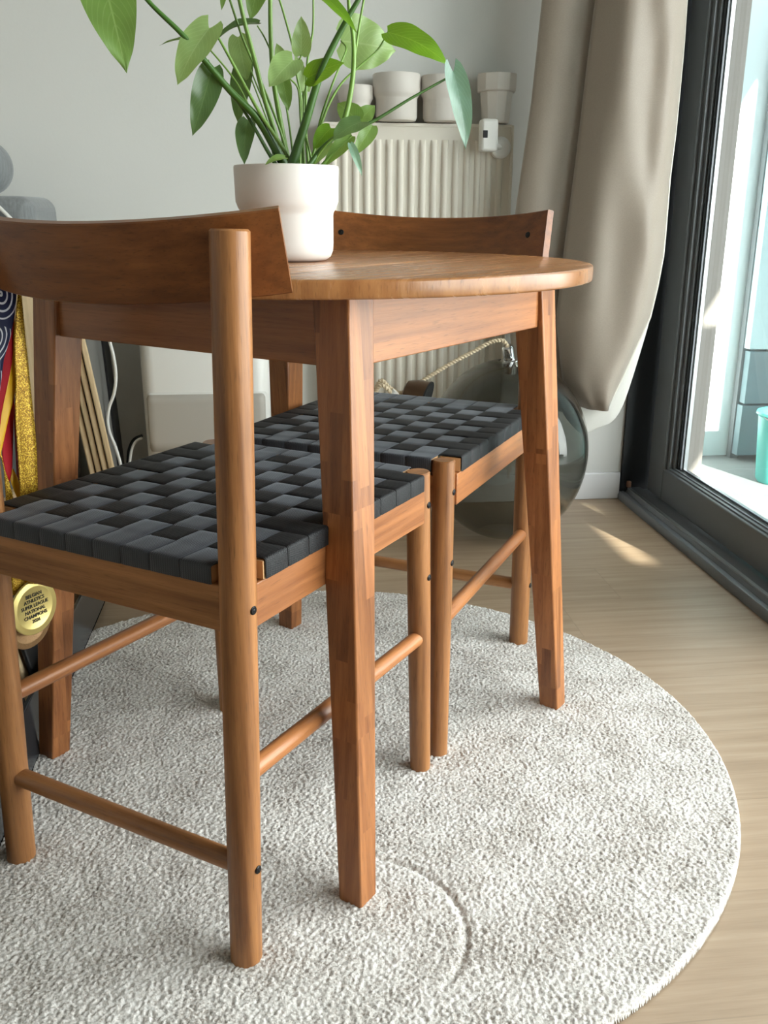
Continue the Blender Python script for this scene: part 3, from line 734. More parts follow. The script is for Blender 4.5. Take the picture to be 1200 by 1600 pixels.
# sliding balcony door: dark frame, one sash in view and its neighbour beyond the frame
dr = structure_root('door_1'); dr.location = (1.10, 1.0, 0)
def dloc(bx): return tuple(v-o for v, o in zip(bx, (1.10, 1.10, 1.0, 1.0, 0, 0)))
def dbox(mb, *bx): mb.box(*dloc(bx)); return mb
t = MB()
prof = [(1.020, 0), (1.020, .014), (1.026, .022), (1.036, .024), (1.044, .020), (1.050, .030), (1.092, .032), (1.098, .024), (1.22, .024), (1.22, 0)]
vs = [(x-1.10, y-1.0, z) for y in (-.4, WALL_Y+.0) for x, z in prof]; n = len(prof)
t.add(vs, [(i, i+1, n+i+1, n+i) for i in range(n-1)]+[tuple(range(n-1, -1, -1)), tuple(range(n, 2*n))])
t.build('threshold', M['frame'], dr)
dbox(MB(), 1.050, 1.060, 1.0, WALL_Y-.01, .030, .034).build('sill_rail', M['alu'], dr)
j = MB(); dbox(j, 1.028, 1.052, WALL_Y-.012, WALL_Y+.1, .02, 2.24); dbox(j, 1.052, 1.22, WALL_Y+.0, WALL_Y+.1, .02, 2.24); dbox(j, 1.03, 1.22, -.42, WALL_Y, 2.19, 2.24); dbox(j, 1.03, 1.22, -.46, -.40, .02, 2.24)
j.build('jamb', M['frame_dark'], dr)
dbox(MB(), 1.045, 1.057, WALL_Y-.024, WALL_Y-.010, .036, .056).build('frame_clip', M['clip'], dr, bevel=.003)
def sash(y0, y1, x0, name):
    s = MB(); x1 = x0+.062
    dbox(s, x0, x1, y1-.105, y1, .036, 2.19); dbox(s, x0, x1, y0, y0+.105, .036, 2.19)
    dbox(s, x0, x1, y0+.105, y1-.105, .036, .128); dbox(s, x0, x1, y0+.105, y1-.105, 2.10, 2.19)
    so = s.build(name, M['frame'], dr, bevel=.003)
    k = MB()   # stepped glazing bead
    for i, (xa, d, z) in enumerate(((x0+.010, .016, .012), (x0+.020, .030, .022))):
        dbox(k, xa, xa+.014, y1-.105-d, y1-.105+.002, .128, 2.10); dbox(k, xa, xa+.014, y0+.103, y0+.105+d, .128, 2.10)
        dbox(k, xa, xa+.014, y0+.105, y1-.105, .126, .128+z*.35)
    k.build('glazing_bead', M['frame'], so, bevel=.0015)
    g = MB(); dbox(g, x0+.026, x0+.034, y1-.143, y1-.134, .13, 2.10); dbox(g, x0+.026, x0+.034, y0+.13, y1-.14, .128, .136)
    g.build('glazing_seal', M['gasket'], so)
    a = MB(); dbox(a, x0+.036, x0+.046, y1-.160, y1-.148, .13, 2.10); dbox(a, x0+.036, x0+.046, y0+.13, y1-.16, .129, .140)
    a.build('glass_spacer', M['alu'], so)
    p = MB()
    for xg in (x0+.034, x0+.048):
        p.add([(xg-1.10, yy-1.0, zz) for yy, zz in ((y0+.10, .128), (y1-.13, .128), (y1-.13, 2.10), (y0+.10, 2.10))], [(0, 1, 2, 3)])
    p.build('glass_pane', M['glass'], so)
    return so
sash(1.60, 2.630, 1.098, 'door_sash')
sash(-.38, 1.90, 1.162, 'door_sash')

# balcony, with added walls and boards that hold back sun and sky
struct(MB().box(1.22, 3.2, -2.9, 4.2, -.10, -.04).build('floor_balcony', M['ext_floor']))
struct(MB().box(1.22, 2.282, -2.9, 2.6, 2.55, 2.565).build('ceiling_added_overhang', M['sun_baffle']))  # added overhang, its edge set to bound the sun strip indoors
struct(MB().box(2.345, 2.62, -2.9, -1.2, 2.55, 2.565).build('added_sun_board_1', M['sun_baffle']))  # added board; the slit beside it lets one strip of sun through
struct(MB().box(2.27, 2.36, -2.24, 2.6, 2.566, 2.575).build('added_sun_board_2', M['sun_baffle']))  # added cover over the rest of the slit, keeps sun off the back wall
struct(MB().box(1.22, 2.9, -2.9, -2.7, -.04, 2.55).build('wall_added_end', M['ext_white']))  # added out of view to cut the sun strip short
struct(MB().box(2.6, 2.68, -2.7, 1.5, -.04, .12).build('wall_added_parapet', M['board_grey']))  # added out of view, kept low so low sky light gets in
struct(MB().box(2.05, 2.13, 1.88, 4.2, -.04, 2.55).build('wall_added_side', M['ext_white']))  # added to dim the sky light on the floor near the door
struct(MB().box(1.17, 1.275, WALL_Y-.02, 3.30, -.04, 2.6).build('wall_facade', M['ext_taupe'], bevel=.004))
struct(MB().box(1.255, 2.6, 3.30, 3.42, -.04, 2.6).build('wall_balcony', M['ext_white']))
sc_ = thing('privacy_screen', 'grey boarded balcony screen behind the teal bucket outside', 'screen', (2.01, 3.235, -.04))
b1 = MB()
b1.box(-.335, .03, -.02, .02, .02, .205); b1.build('board', M['board_grey'], sc_)
MB().box(-.33, .03, -.02, .02, .213, .40).build('board', M['board_grey'], sc_)
MB().box(-.335, .03, -.02, .02, .41, 1.5).build('board', M['board_pale'], sc_)
MB().box(-.34, -.31, .021, .05, 0, 1.52).build('post', M['frame'], sc_)
bk = thing('bucket', 'teal plastic bucket standing on the balcony floor outside', 'bucket', (1.69, 2.93, -.04))
MB().lathe([(.0, 0), (.072, 0), (.078, .01), (.092, .225), (.100, .232), (.098, .24), (.088, .236), (.074, .012), (0, .010)], seg=40).build('body', M['teal'], bk)
hp = [(.094*math.cos(a), .094*math.sin(a)-.012, .232+.045*math.sin(a)*0-.03*abs(math.sin(a))) for a in np.linspace(PI, 2*PI, 15)]
MB().tube(hp, .0025, 8).build('handle', M['alu'], bk)

# ---------------------------------------------------------------- rug
def rug():
    R, cx, cy = .648, .041, 1.339
    st = .00175; n = int(2*(R+.004)/st)+1
    ax = (np.arange(n)-(n-1)/2)*st
    X, Y = np.meshgrid(ax, ax, indexing='xy')
    # tufts: jittered cells, each a little dome of its own height
    cell = .0038; off = R+.05; m = int(2*off/cell)+3
    jx, jy = rng.random((m, m)), rng.random((m, m)); hh = .45+.55*rng.random((m, m))
    gx, gy = (X+off)/cell, (Y+off)/cell; ix, iy = gx.astype(int), gy.astype(int)
    H = np.zeros_like(X)
    for dx in (-1, 0, 1):
        for dy in (-1, 0, 1):
            a, b_ = np.clip(ix+dx, 0, m-1), np.clip(iy+dy, 0, m-1)
            d2 = (gx-(a+jx[b_, a]))**2+(gy-(b_+jy[b_, a]))**2
            H = np.maximum(H, hh[b_, a]*np.clip(1-d2/.72, 0, 1)**.6)
    # slow swells and brushed traces in the pile
    def vn(s, seed):
        r = np.random.default_rng(seed); k = int(2*off/s)+4; g = r.random((k, k))
        u, v = (X+off)/s, (Y+off)/s; i, j = u.astype(int), v.astype(int); fu, fv = u-i, v-j
        fu = fu*fu*(3-2*fu); fv = fv*fv*(3-2*fv)
        return (g[j, i]*(1-fu)+g[j, i+1]*fu)*(1-fv)+(g[j+1, i]*(1-fu)+g[j+1, i+1]*fu)*fv
    sw = .0020*(vn(.09, 1)-.5)+.0010*(vn(.028, 2)-.5)
    # pressed arc left where a chair leg was dragged
    ang = np.arctan2(Y-(.92-cy), X-(.07-cx)); rr = np.hypot(X-(.07-cx), Y-(.92-cy))
    groove = np.exp(-((rr-.135)/.004)**2)*np.clip((ang+.9)/.3, 0, 1)*np.clip((1.5-ang)/.4, 0, 1)
    Z = .0114+.0040*H+sw+.0008*(rng.random(X.shape)-.5)-.0038*groove
    D = np.hypot(X, Y); e = np.clip((R-D)/.0055, 0, 1); Z = Z*np.sqrt(np.clip(1-(1-e)**2, 0, 1))
    keep = D <= R+st*.7
    k = np.where(D > R-st*.35, R/np.maximum(D, 1e-6), 1.0); X = X*k; Y = Y*k
    idx = -np.ones(X.shape, int); idx[keep] = np.arange(keep.sum())
    V = np.stack([X[keep], Y[keep], np.maximum(Z[keep], .0006)], 1)
    q = keep[:-1, :-1] & keep[1:, :-1] & keep[:-1, 1:] & keep[1:, 1:]
    F = np.stack([idx[:-1, :-1][q], idx[:-1, 1:][q], idx[1:, 1:][q], idx[1:, :-1][q]], 1)
    me = bpy.data.meshes.new('round_rug')
    me.vertices.add(len(V)); me.vertices.foreach_set('co', V.ravel())
    me.loops.add(F.size); me.loops.foreach_set('vertex_index', F.ravel().astype(np.int32))
    me.polygons.add(len(F)); me.polygons.foreach_set('loop_start', (np.arange(len(F))*4).astype(np.int32))
    me.polygons.foreach_set('loop_total', np.full(len(F), 4, np.int32))
    me.update(calc_edges=True); me.validate()
    me.polygons.foreach_set('use_smooth', np.ones(len(F), bool))
    me.materials.append(M['rug'])
    o = bpy.data.objects.new('round_rug', me); C.objects.link(o); o.location = (cx, cy, 0)
    tag(o, 'cream short-pile round rug under the table and chairs', 'rug')
rug()

# ---------------------------------------------------------------- table
TZ = .75
tb = thing('round_table', 'round acacia wood table holding the white potted plant', 'table', (.046, 1.393, RUG), math.radians(49.77))
R, th = .40, .0205
prof = [(0, TZ-th), (R-.0030, TZ-th), (R-.0014, TZ-th+.0005), (R-.0004, TZ-th+.0016), (R, TZ-th+.0030), (R, TZ-.0036), (R-.0005, TZ-.0018), (R-.0018, TZ-.0005), (R-.0036, TZ), (0, TZ)]
MB().lathe(prof, seg=160).build('tabletop', M['tab_top'], tb, sharp=.55)
AF, WF, AT, WT = .311, .0337, .2649, .0486
for su, sv in ((-1, -1), (1, -1), (1, 1), (-1, 1)):
    def ring(a, w, z):
        u0, u1 = sorted((su*a, su*(a-w))); v0, v1 = sorted((sv*a, sv*(a-w)))
        return [(u0, v0, z), (u1, v0, z), (u1, v1, z), (u0, v1, z)]
    MB().hexa(ring(AF, WF, -.003), ring(AT, WT, TZ-th)).build('leg', M['tab_z'], tb, bevel=.0022)
za, zb, ins, at = .653, TZ-th, .004, .022
e = AT-WT+.006
for sgn in (-1, 1):
    y0, y1 = sorted((sgn*(AT-ins), sgn*(AT-ins-at)))
    MB().box(-e, e, y0, y1, za, zb).build('apron', M['tab_x'], tb, bevel=.0015)
    MB().box(y0, y1, -e, e, za, zb).build('apron', M['tab_y'], tb, bevel=.0015)

# ---------------------------------------------------------------- chairs
def screw(parent, p, d, r=.0048):
    d = Vector(d).normalized(); p = Vector(p)
    o = MB().tube([p-d*.012, p+d*.0004, p+d*.0012], [r, r, r*.82], 20)
    o.tube([p+d*.0011, p+d*.0014], [r*.45, r*.36], 6)
    return o.build('screw', M['black'], parent)

def make_chair(label):
    c = thing('woven_chair', label, 'chair', (0, 0, 0), 0)
    lean = .0335
    py = lambda z: -.228+lean*z                     # rear post axis
    fy = lambda z: .219-.026*z                      # front leg axis
    rp, rf = .0192, .0168
    for s in (1, -1):
        MB().tube([(s*.184, py(-.004), -.004), (s*.184, py(.3), .3), (s*.184, py(.801), .801)], [rp*.95, rp, rp], 32, bevel=.002).build('leg', M['ch_z'], c)
    for s in (1, -1):
        x = lambda z: s*(.184-.012*z)
        MB().tube([(x(-.004), fy(-.004), -.004), (x(.25), fy(.25), .25), (x(.474), fy(.474), .474)], [rf*.93, rf, rf], 32, bevel=.0016).build('leg', M['ch_z'], c)
    zr0, zr1 = .404, .452
    # side rails (outer faces just inside the round of the legs)
    for s in (1, -1):
        x1, x0 = s*.1955, s*.1735
        a0, a1 = sorted((x0, x1))
        MB().box(a0, a1, py(.43)+.004, fy(.43)-.013, zr0, zr1).build('side_rail', M['ch_y'], c, bevel=.0012)
    MB().box(-.178, .178, py(.43)-.0125, py(.43)+.010, zr0, zr1+.003).build('rear_rail', M['ch_x'], c, bevel=.0012)
    MB().box(-.176, .176, fy(.43)-.010, fy(.43)+.0115, zr0, zr1).build('front_rail', M['ch_x'], c, bevel=.0012)
    # wooden frame carrying the belts, notched round the legs
    ZT = .4765
    yr, yf = -.229, .2185
    fr = MB()
    for s in (1, -1):
        a0, a1 = sorted((s*.1965, s*.165)); fr.box(a0, a1, -.186, .186, zr1+.001, ZT-.0035)
    fr.box(-.1605, .1605, yr+.002, yr+.034, zr1+.003, ZT-.0035); fr.box(-.1605, .1605, yf-.034, yf-.002, zr1+.001, ZT-.0035)
    fr.build('seat_frame', M['ply'], c)
    # woven belts
    sm = MB(); pw = .0402; nx, ny = 8, 9; px, pyy = .0407, .0412; th_ = .0016
    XW, = (.1995,); ZB = zr1+.0015
    xs = [(i-(nx-1)/2)*px for i in range(nx)]; ys = [.001+(i-(ny-1)/2)*pyy for i in range(ny)]
    def wave(d, over):                               # height of a belt at distance d from a crossing centre
        return (1 if over else -1)
    def hgt(t, cs, par, pitch):
        k = (t-cs[0])/pitch; i = int(math.floor(k)); fq = k-i
        g = lambda j: (1 if (j+par) % 2 == 0 else -1) if 0 <= j < len(cs) else 0
        a, b_ = g(i), g(i+1)
        w_ = min(1, max(0, (fq-.36)/.28)); w_ = w_*w_*(3-2*w_)
        return a*(1-w_)+b_*w_
    def belt(center, along, lo, hi, cs, par, mi, pitch, hem, side_lo):
        P = []                                       # path: (t, z)
        r = .0035
        P.append((lo, side_lo)); P.append((lo, ZT-r)); P.append((lo+r*.3, ZT-r*.3)); 
        tt = list(np.linspace(lo+r, hi-r, 84))
        for t_ in tt:
            edge = min(1, (t_-lo)/.018, (hi-t_)/.018)
            P.append((t_, ZT+.0011*hgt(t_, cs, par, pitch)*max(0, edge)-.0022*math.sin(PI*(t_-lo)/(hi-lo))))
        P.append((hi-r*.3, ZT-r*.3)); P.append((hi, ZT-r)); P.append((hi, side_lo))
        hw = pw/2
        top, bot = [], []
        cross = np.array([-1, -.93, -.4, 0, .4, .93, 1])
        dz = np.array([-.0008, 0, .0001, .0002, .0001, 0, -.0008])
        for i, (t_, z) in enumerate(P):
            t0, z0 = P[max(i-1, 0)]; t1, z1 = P[min(i+1, len(P)-1)]
            L = math.hypot(t1-t0, z1-z0) or 1; nx_, nz_ = -(z1-z0)/L, (t1-t0)/L
            rt = []; rb = []
            for cc, d_ in zip(cross, dz):
                for lst, o_ in ((rt, d_), (rb, -th_)):
                    a_, z_ = t_+nx_*o_, z+nz_*o_
                    lst.append((center+cc*hw, a_, z_) if along == 'y' else (a_, center+cc*hw, z_))
            top.append(rt); bot.append(rb)
        flip = along == 'x'
        rows = [ (a if not flip else a[::-1])+((b_[::-1]) if not flip else b_)+[(a if not flip else a[::-1])[0]] for a, b_ in zip(top, bot)]
        sm.grid(rows, mi, uv=False)
    for i, x in enumerate(xs):
        belt(x, 'y', yr, yf, ys, i % 2, 0, pyy, None, ZB+.002)
    for i, y in enumerate(ys):
        belt(y, 'x', -XW, XW, xs, (i+1) % 2, 1, px, None, ZB)
    sm.build('seat', [M['belt_lit'], M['belt_black']], c, sharp=.9)
    # curved, reclined backrest
    rec, Rr, y0, z0, H, hs, tk = .25, .422, -.226, .765, .0800, .2325, .0135
    def bp(s, t, off):
        ph = s/Rr; X = (Rr-off)*math.sin(ph); wv = Rr-(Rr-off)*math.cos(ph)
        return (X, y0+wv*math.cos(rec)-t*math.sin(rec), z0+wv*math.sin(rec)+t*math.cos(rec))
    ss = list(np.linspace(-hs, hs, 49)); bm_ = MB()
    sec = []
    for (t, o) in ((-H/2, .0015), (-H/2, tk-.0015), (-H/2+.0015, tk), (H/2-.0015, tk), (H/2, tk-.0015), (H/2, .0015), (H/2-.0015, 0), (-H/2+.0015, 0)):
        sec.append((t, o))
    rows = [[bp(s, t, o) for t, o in sec]+[bp(s, *sec[0])] for s in ss]
    bm_.grid(rows, uv=False)
    k = len(sec)+1
    bm_.add([bp(-hs, t, o) for t, o in sec], [tuple(range(len(sec)))]); bm_.add([bp(hs, t, o) for t, o in sec], [tuple(range(len(sec)-1, -1, -1))])
    bo = bm_.build('backrest', M['ch_back'], c)
    for s in (1, -1):
        sx = Rr*math.asin(.184/Rr)*s; ph = sx/Rr
        nrm = Vector((-math.sin(ph), math.cos(ph)*math.cos(rec), math.cos(ph)*math.sin(rec)))
        screw(bo, bp(sx, .002, tk), nrm, .0052)
    # stretchers
    for s in (1, -1):
        MB().tube([(s*.184, py(.232), .232), (s*.182, fy(.222), .222)], .0112, 20).build('stretcher', M['ch_y'], c)
    MB().tube([(-.184, py(.122), .122), (.184, py(.122), .122)], .0118, 20).build('stretcher', M['ch_x'], c)
    for s in (1, -1):
        for (yy, z, rr) in ((py(.430), .430, rp), (py(.123), .123, rp), (fy(.427), .427, rf), (fy(.318), .318, rf)):
            xx = .184 if rr == rp else .184-.012*z
            screw(c, (s*(xx+rr), yy, z), (s, 0, 0))
    return c

def copy_tree(o, parent=None):
    n = o.copy(); C.objects.link(n)
    if parent is not None: n.parent = parent
    for ch in list(o.children): copy_tree(ch, n)
    return n

chA = make_chair('wooden chair with woven black seat at left, its backrest hung with medals')
chB = copy_tree(chA)
chA.location = (-.075, 1.184, RUG); chA.rotation_euler = (0, 0, math.radians(54.969-90))
chB.location = (.189, 1.580, RUG); chB.rotation_euler = (0, 0, math.radians(239.261-90))
chB['label'] = 'wooden chair with woven black seat on the far side, nearer the radiator and curtain'
for o in (chA, chB): o['group'] = 'woven chairs at the round table'

# ---------------------------------------------------------------- radiator and what stands on it
rd = thing('radiator', 'cream panel radiator on the back wall below the row of empty pots', 'radiator', (.375, 2.64, 0))
RX0, RX1, RZ0, RZ1 = -.245, .255, .15, 1.050
p = MB(); p.box(RX0, RX1, -.030, -.012, RZ0+.004, RZ1-.006)
nr = 16; pitch = (RX1-RX0-.03)/nr
for i in range(nr):
    x = RX0+.015+pitch*(i+.5); w2 = pitch*.30
    sec = [(-w2, 0), (-w2*.72, -.0055), (-w2*.4, -.0075), (w2*.4, -.0075), (w2*.72, -.0055), (w2, 0)]
    rows = []
    for z, k in ((RZ0+.035, 0), (RZ0+.042, .6), (RZ0+.055, 1), (RZ1-.060, 1), (RZ1-.047, .6), (RZ1-.040, 0)):
        rows.append([(x+sx, -.0301+sy*k, z) for sx, sy in sec])
    p.grid(rows, uv=False)
p.build('panel', M['radiator'], rd, bevel=.002)
g = MB(); g.box(RX0, RX1, -.032, .020, RZ1-.008, RZ1)
for i in range(22): 
    x = RX0+.02+i*.0216; g.box(x, x+.008, -.020, .012, RZ1, RZ1+.0012)
g.build('top_grille', M['radiator'], rd, bevel=.0012)
for xa in (RX1-.002, RX0-.006): MB().box(xa, xa+.008, -.033, .020, RZ0, RZ1-.002).build('side_cover', M['radiator'], rd, bevel=.0015)
th_ = MB()
th_.box(.160, .204, -.100, -.058, .980, 1.058)
to = th_.build('thermostat', M['plastic'], rd, bevel=.007, segs=3)
MB().tube([(.222, -.034, .992), (.222, -.054, .992), (.222, -.060, .992)], [.027, .027, .020], 32).build('valve_cap', M['plastic'], rd, bevel=.002)
MB().tube([(.19, -.06, .995), (.22, -.05, .992)], .011, 16).build('valve_neck', M['plastic'], rd)
MB().box(.164, .176, -.1012, -.0985, 1.012, 1.030).build('sensor_window', M['gasket'], to, bevel=.001)
for px_ in (-.10, .14): MB().tube([(px_, 0, RZ0+.02), (px_, 0, .0)], .008, 14).build('pipe', M['radiator'], rd)

def tier_pot(name_label, cx, r_low, r_top, z_top, step, seg=56):
    o = thing('plant_pot', name_label, 'pot', (cx, 2.622, 1.0525), 0, 'empty pots on the radiator')
    h = z_top-1.0525; s_ = step-1.0525
    pr = [(0, 0), (r_low-.012, 0), (r_low-.004, .003), (r_low, .011), (r_low, s_-.004), (r_low+.001, s_-.001), (r_top-.003, s_+.004), (r_top, s_+.010), (r_top+.0006, h-.002), (r_top-.001, h), (r_top-.004, h-.001), (r_top-.006, s_+.010), (r_low-.006, s_), (r_low-.007, .010), (0, .010)]
    MB().lathe(pr, seg=seg).build('body', M['ceramic_beige'], o)
    return o
tier_pot('small two-tier pot on the radiator, leftmost and half hidden by leaves', .220, .0385, .0445, 1.137, 1.097)
tier_pot('wide two-tier pot on the radiator, left of the pot crossed by a leaf stalk', .326, .0535, .0610, 1.166, 1.111)
tier_pot('middle-sized two-tier pot on the radiator, crossed by a leaf stalk', .446, .0500, .0555, 1.164, 1.109)
o = thing('plant_pot', 'tapered faceted pot with a thick rim at the right end of the radiator', 'pot', (.588, 2.622, 1.0525), math.radians(9), 'empty pots on the radiator')
mb = MB(); mb.lathe([(0, 0), (.034, 0), (.0365, .003), (.0435, .074), (.0437, .076)], seg=10); mb.lathe([(.0435, .075), (.049, .0755), (.0515, .078), (.0525, .117), (.0515, .119), (.048, .118), (.044, .074), (.033, .01), (0, .01)], seg=10)
mb.build('body', M['ceramic_beige'], o, bevel=.0012, sharp=.3)

# ---------------------------------------------------------------- curtain
cu = thing('curtain', 'taupe curtain hanging gathered beside the balcony door, its hem tucked up', 'curtain', (.85, 2.46, 0))
CO = np.array((.85, 2.46, 0))
CTOP = [2.02, 2.45]
def panel(rows, bulge, folds, ends=(0.0, 0.0), m=40, wr_=0.0, seed=1):
    rr = np.random.default_rng(seed); ph = rr.random(8)*6.28; out = []
    rows = list(rows)
    a0, b0 = np.array(rows[0][0]), np.array(rows[0][1])           # carry the panel up to the rail
    rows = [((a0[0]+.02, a0[1], z), (b0[0]+.005, b0[1], z)) for z in (2.45, 2.2, 1.95, 1.7)]+rows
    for a, b in rows:
        a, b = np.array(a), np.array(b); row = []
        for j in range(m+1):
            u = j/m; P = a*(1-u)+b*u
            z = P[2]
            d = bulge*math.sin(PI*u)**.8+folds*math.sin(2*PI*(1.5*u)+.6*math.sin(3*z+ph[0]))
            d += ends[0]*(1-u)**4+ends[1]*u**6
            if wr_:
                d += wr_*math.exp(-((u-.72-.10*math.sin(4*z))/.10)**2)*(math.sin(9*z+ph[1])+.6*math.sin(23*z+5*u+ph[2]))
                d += wr_*.5*math.sin(14*(z*.8+u*.9)+ph[3])*math.sin(PI*u)
            row.append((P[0]-CO[0], P[1]-d-CO[1], z))
        out.append(row)
    return out
main = MB().grid(panel(CURTAIN_MAIN, .075, .010, (0, 0), wr_=.006, seed=3)); mo = main.build('front_fold', M['curtain'], cu, solid=.0022, sharp=3.2)
MB().grid(panel(CURTAIN_SIDE, .035, .004, (0, -.015), m=26, wr_=.001, seed=5)).build('side_fold', M['curtain'], cu, solid=.0022, sharp=3.2)
# narrow pale edge of the leading border
edge = []
for a, b in CURTAIN_MAIN: edge.append(Vector(b)-Vector(CO)+Vector((.001, .001, 0)))
edge = [Vector((edge[0].x+.005, edge[0].y, 2.45)), Vector((edge[0].x+.003, edge[0].y, 1.9))]+edge
MB().tube(edge, .0036, 8).build('leading_edge', M['hem'], cu)
def band(rows, bul, m=6):
    out = []
    for a, b in rows:
        a, b = Vector(a)-Vector(CO), Vector(b)-Vector(CO)
        out.append([tuple(a.lerp(b, j/m)-Vector((0, bul*math.sin(PI*j/m), 0))) for j in range(m+1)])
    return out
MB().grid(band(CURTAIN_LINING, .012)).build('lining', M['lining'], cu, solid=.0018, sharp=3.2, subd=1)
MB().grid(band(CURTAIN_BACK, .006)).build('back_fold', M['curtain'], cu, solid=.0018, sharp=3.2, subd=1)

# ---------------------------------------------------------------- smoked glass pendant lamp lying on the floor
gl = thing('pendant_lamp', 'smoked glass globe lamp with braided cord set down on the floor by the radiator', 'lamp', (.592, 2.36, 0))
GR, GH = .211, .237
pr = []
for i in range(41):
    t = -PI/2+PI*i/40
    r, z = GR*math.cos(t)**.96 if math.cos(t) > 1e-6 else 0, GH+GH*math.sin(t)
    if z < .012: r, z = max(r-.0, 0), .004+z*.6
    pr.append((max(r, .0), z))
pr = [q for q in pr if q[0] > .022 or q[1] < .2]
inner = [(max(r-.004, .0), z) for r, z in pr[::-1] if z > .01]
MB().lathe(pr+inner, seg=72).build('glass_shade', M['smoke'], gl)
top = GH*2-.002
cap_d = Vector((-.012, -.01, .05)).normalized(); c0 = Vector((0, 0, top-.012))
MB().tube([c0, c0+cap_d*.014, c0+cap_d*.016, c0+cap_d*.048, c0+cap_d*.052], [.026, .024, .0155, .0155, .012], 28).build('chrome_cap', M['chrome'], gl)
MB().tube([c0-Vector((0, 0, .004)), c0-Vector((0, 0, .022)), c0-Vector((0, 0, .025))], [.017, .017, .012], 24).build('lamp_socket', M['chrome'], gl)
cp = [c0+cap_d*.050, c0+cap_d*.062+Vector((-.012, 0, .004)), (-.055, -.012, .520), (-.10, -.015, .497), (-.155, -.02, .470), (-.205, -.025, .442), (-.252, -.03, .415), (-.285, -.035, .398)]
loop = [(-.312, -.03, .410), (-.334, -.02, .428), (-.346, -.01, .402), (-.338, -.02, .372), (-.318, -.03, .352), (-.300, -.04, .372), (-.318, -.05, .408), (-.338, -.045, .420), (-.350, -.035, .396), (-.344, -.035, .350), (-.352, -.03, .28), (-.36, -.02, .16), (-.33, .02, .02)]
path = spline([tuple(v) for v in cp]+loop, 10)
cord = MB()
# braid: two helical strands round a core
cord.tube(path, .0042, 10)
for ph in (0, PI):
    hp = []
    L = 0.0; prev = path[0]
    fine = []
    for i in range(len(path)-1):
        for k in range(3): fine.append(path[i].lerp(path[i+1], k/3))
    for i, q in enumerate(fine[1:-1], 1):
        tg = (fine[i+1]-fine[i-1]).normalized(); L += (q-prev).length; prev = q
        a = tg.cross(Vector((0, 0, 1))); a = a.normalized() if a.length > .01 else Vector((1, 0, 0)); b_ = tg.cross(a)
        an = L/.016*2*PI+ph
        hp.append(q+(a*math.cos(an)+b_*math.sin(an))*.0034)
    cord.tube(hp, .0024, 6)
cord.build('braided_cord', M['rope'], gl)
MB().tube([(-.300, -.048, .405), (-.306, -.047, .398)], .010, 10).build('cable_tie', M['cable_w'], gl)
cn = thing('ceiling_rose', 'brown glossy lamp cup lying beside the smoked globe behind the far chair', 'lamp cup', (.345, 2.33, 0), 0)
ax_ = Vector((.75, -.35, -.22)).normalized(); cc = Vector((-.028, 0, .405))
MB().tube([cc, cc+ax_*.004, cc+ax_*.030, cc+ax_*.058, cc+ax_*.060, cc+ax_*.052], [.018, .026, .036, .040, .038, .034], 36).build('cup', M['bronze'], cn)
MB().tube([cc+ax_*.058, cc+ax_*.062], [.041, .041], 36).build('rim', M['gasket'], cn)
MB().tube([cc+Vector((.02, .03, -.03)), Vector((.01, .06, .2)), Vector((.02, .08, .0))], [.012, .02, .034], 24).build('stand', M['bronze'], cn)

# ---------------------------------------------------------------- air purifier
ap = thing('air_purifier', 'white air purifier with a grey front panel by the back wall', 'air purifier', (-.185, 2.555, 0))
def rrect(hx, hy, r, n=10):
    out = []
    for cx, cy, a0 in ((hx-r, -hy+r, -PI/2), (hx-r, hy-r, 0), (-hx+r, hy-r, PI/2), (-hx+r, -hy+r, PI)):
        for k in range(n+1): a = a0+PI/2*k/n; out.append((cx+r*math.cos(a), cy+r*math.sin(a)))
    return out
HX, HY, AR = .163, .100, .036
b_ = MB(); rows = []
for z, s_ in ((0.006, -.012), (.010, -.006), (.02, -.002), (.2, -.001), (.60, .002), (.612, -.001), (.618, -.008)):
    o_ = rrect(HX+s_, HY+s_, AR); rows.append([(x, y, z) for x, y in o_]+[(o_[0][0], o_[0][1], z)])
b_.grid(rows, uv=False)
o_ = rrect(HX-.008, HY-.008, AR); b_.add([(x, y, .618) for x, y in o_], [tuple(range(len(o_)))])
b_.build('housing', M['plastic'], ap)
def patch(s0, s1, z0, z1, off, rc, mat, name):
    per = rrect(HX+off, HY+off, AR)
    # walk the outline from the left side round the front to the right corner
    left = [(-HX-off, HY*.1), (-HX-off, -HY+AR+.001)]+per[33:]+per[:11]
    P = [Vector((x, y, 0)) for x, y in left]; S = [0]
    for a, c in zip(P, P[1:]): S.append(S[-1]+(c-a).length)
    def at(s_):
        for i in range(len(S)-1):
            if s_ <= S[i+1] or i == len(S)-2: return P[i].lerp(P[i+1], (s_-S[i])/max(1e-9, S[i+1]-S[i]))
    rows = []; n = 60
    for i in range(n+1):
        q = i/n; s_ = s0+(s1-s0)*q; e_ = min(s_-s0, s1-s_)
        k = 0 if e_ >= rc else rc-math.sqrt(max(0, rc*rc-(rc-e_)**2))
        p_ = at(s_); rows.append([(p_.x, p_.y, (z0+k)+(z1-z0-2*k)*j/6) for j in range(7)])
    return MB().grid(rows, uv=False).build(name, mat, ap, solid=.0016)
patch(.110, .425, .226, .384, .0035, .012, M['plastic'], 'panel_rim')
patch(.115, .420, .230, .380, .0050, .010, M['panel_grey'], 'front_panel')
t_ = MB()
for k in range(9): t_.box(-.10+k*.024, -.088+k*.024, -.05, .05, .618, .622)
t_.build('outlet_grille', M['panel_grey'], ap)
tag(MB().tube(spline(CABLE_WHITE, 6), .0042, 10).build('white_cable', M['cable_w']), 'white cable hanging in front of the black-framed picture by the wall', 'cable')
tag(MB().tube(spline(CABLE_PALE, 6), .0036, 10).build('pale_cable', M['cable_w']), 'short pale cable looping down behind the air purifier', 'cable')
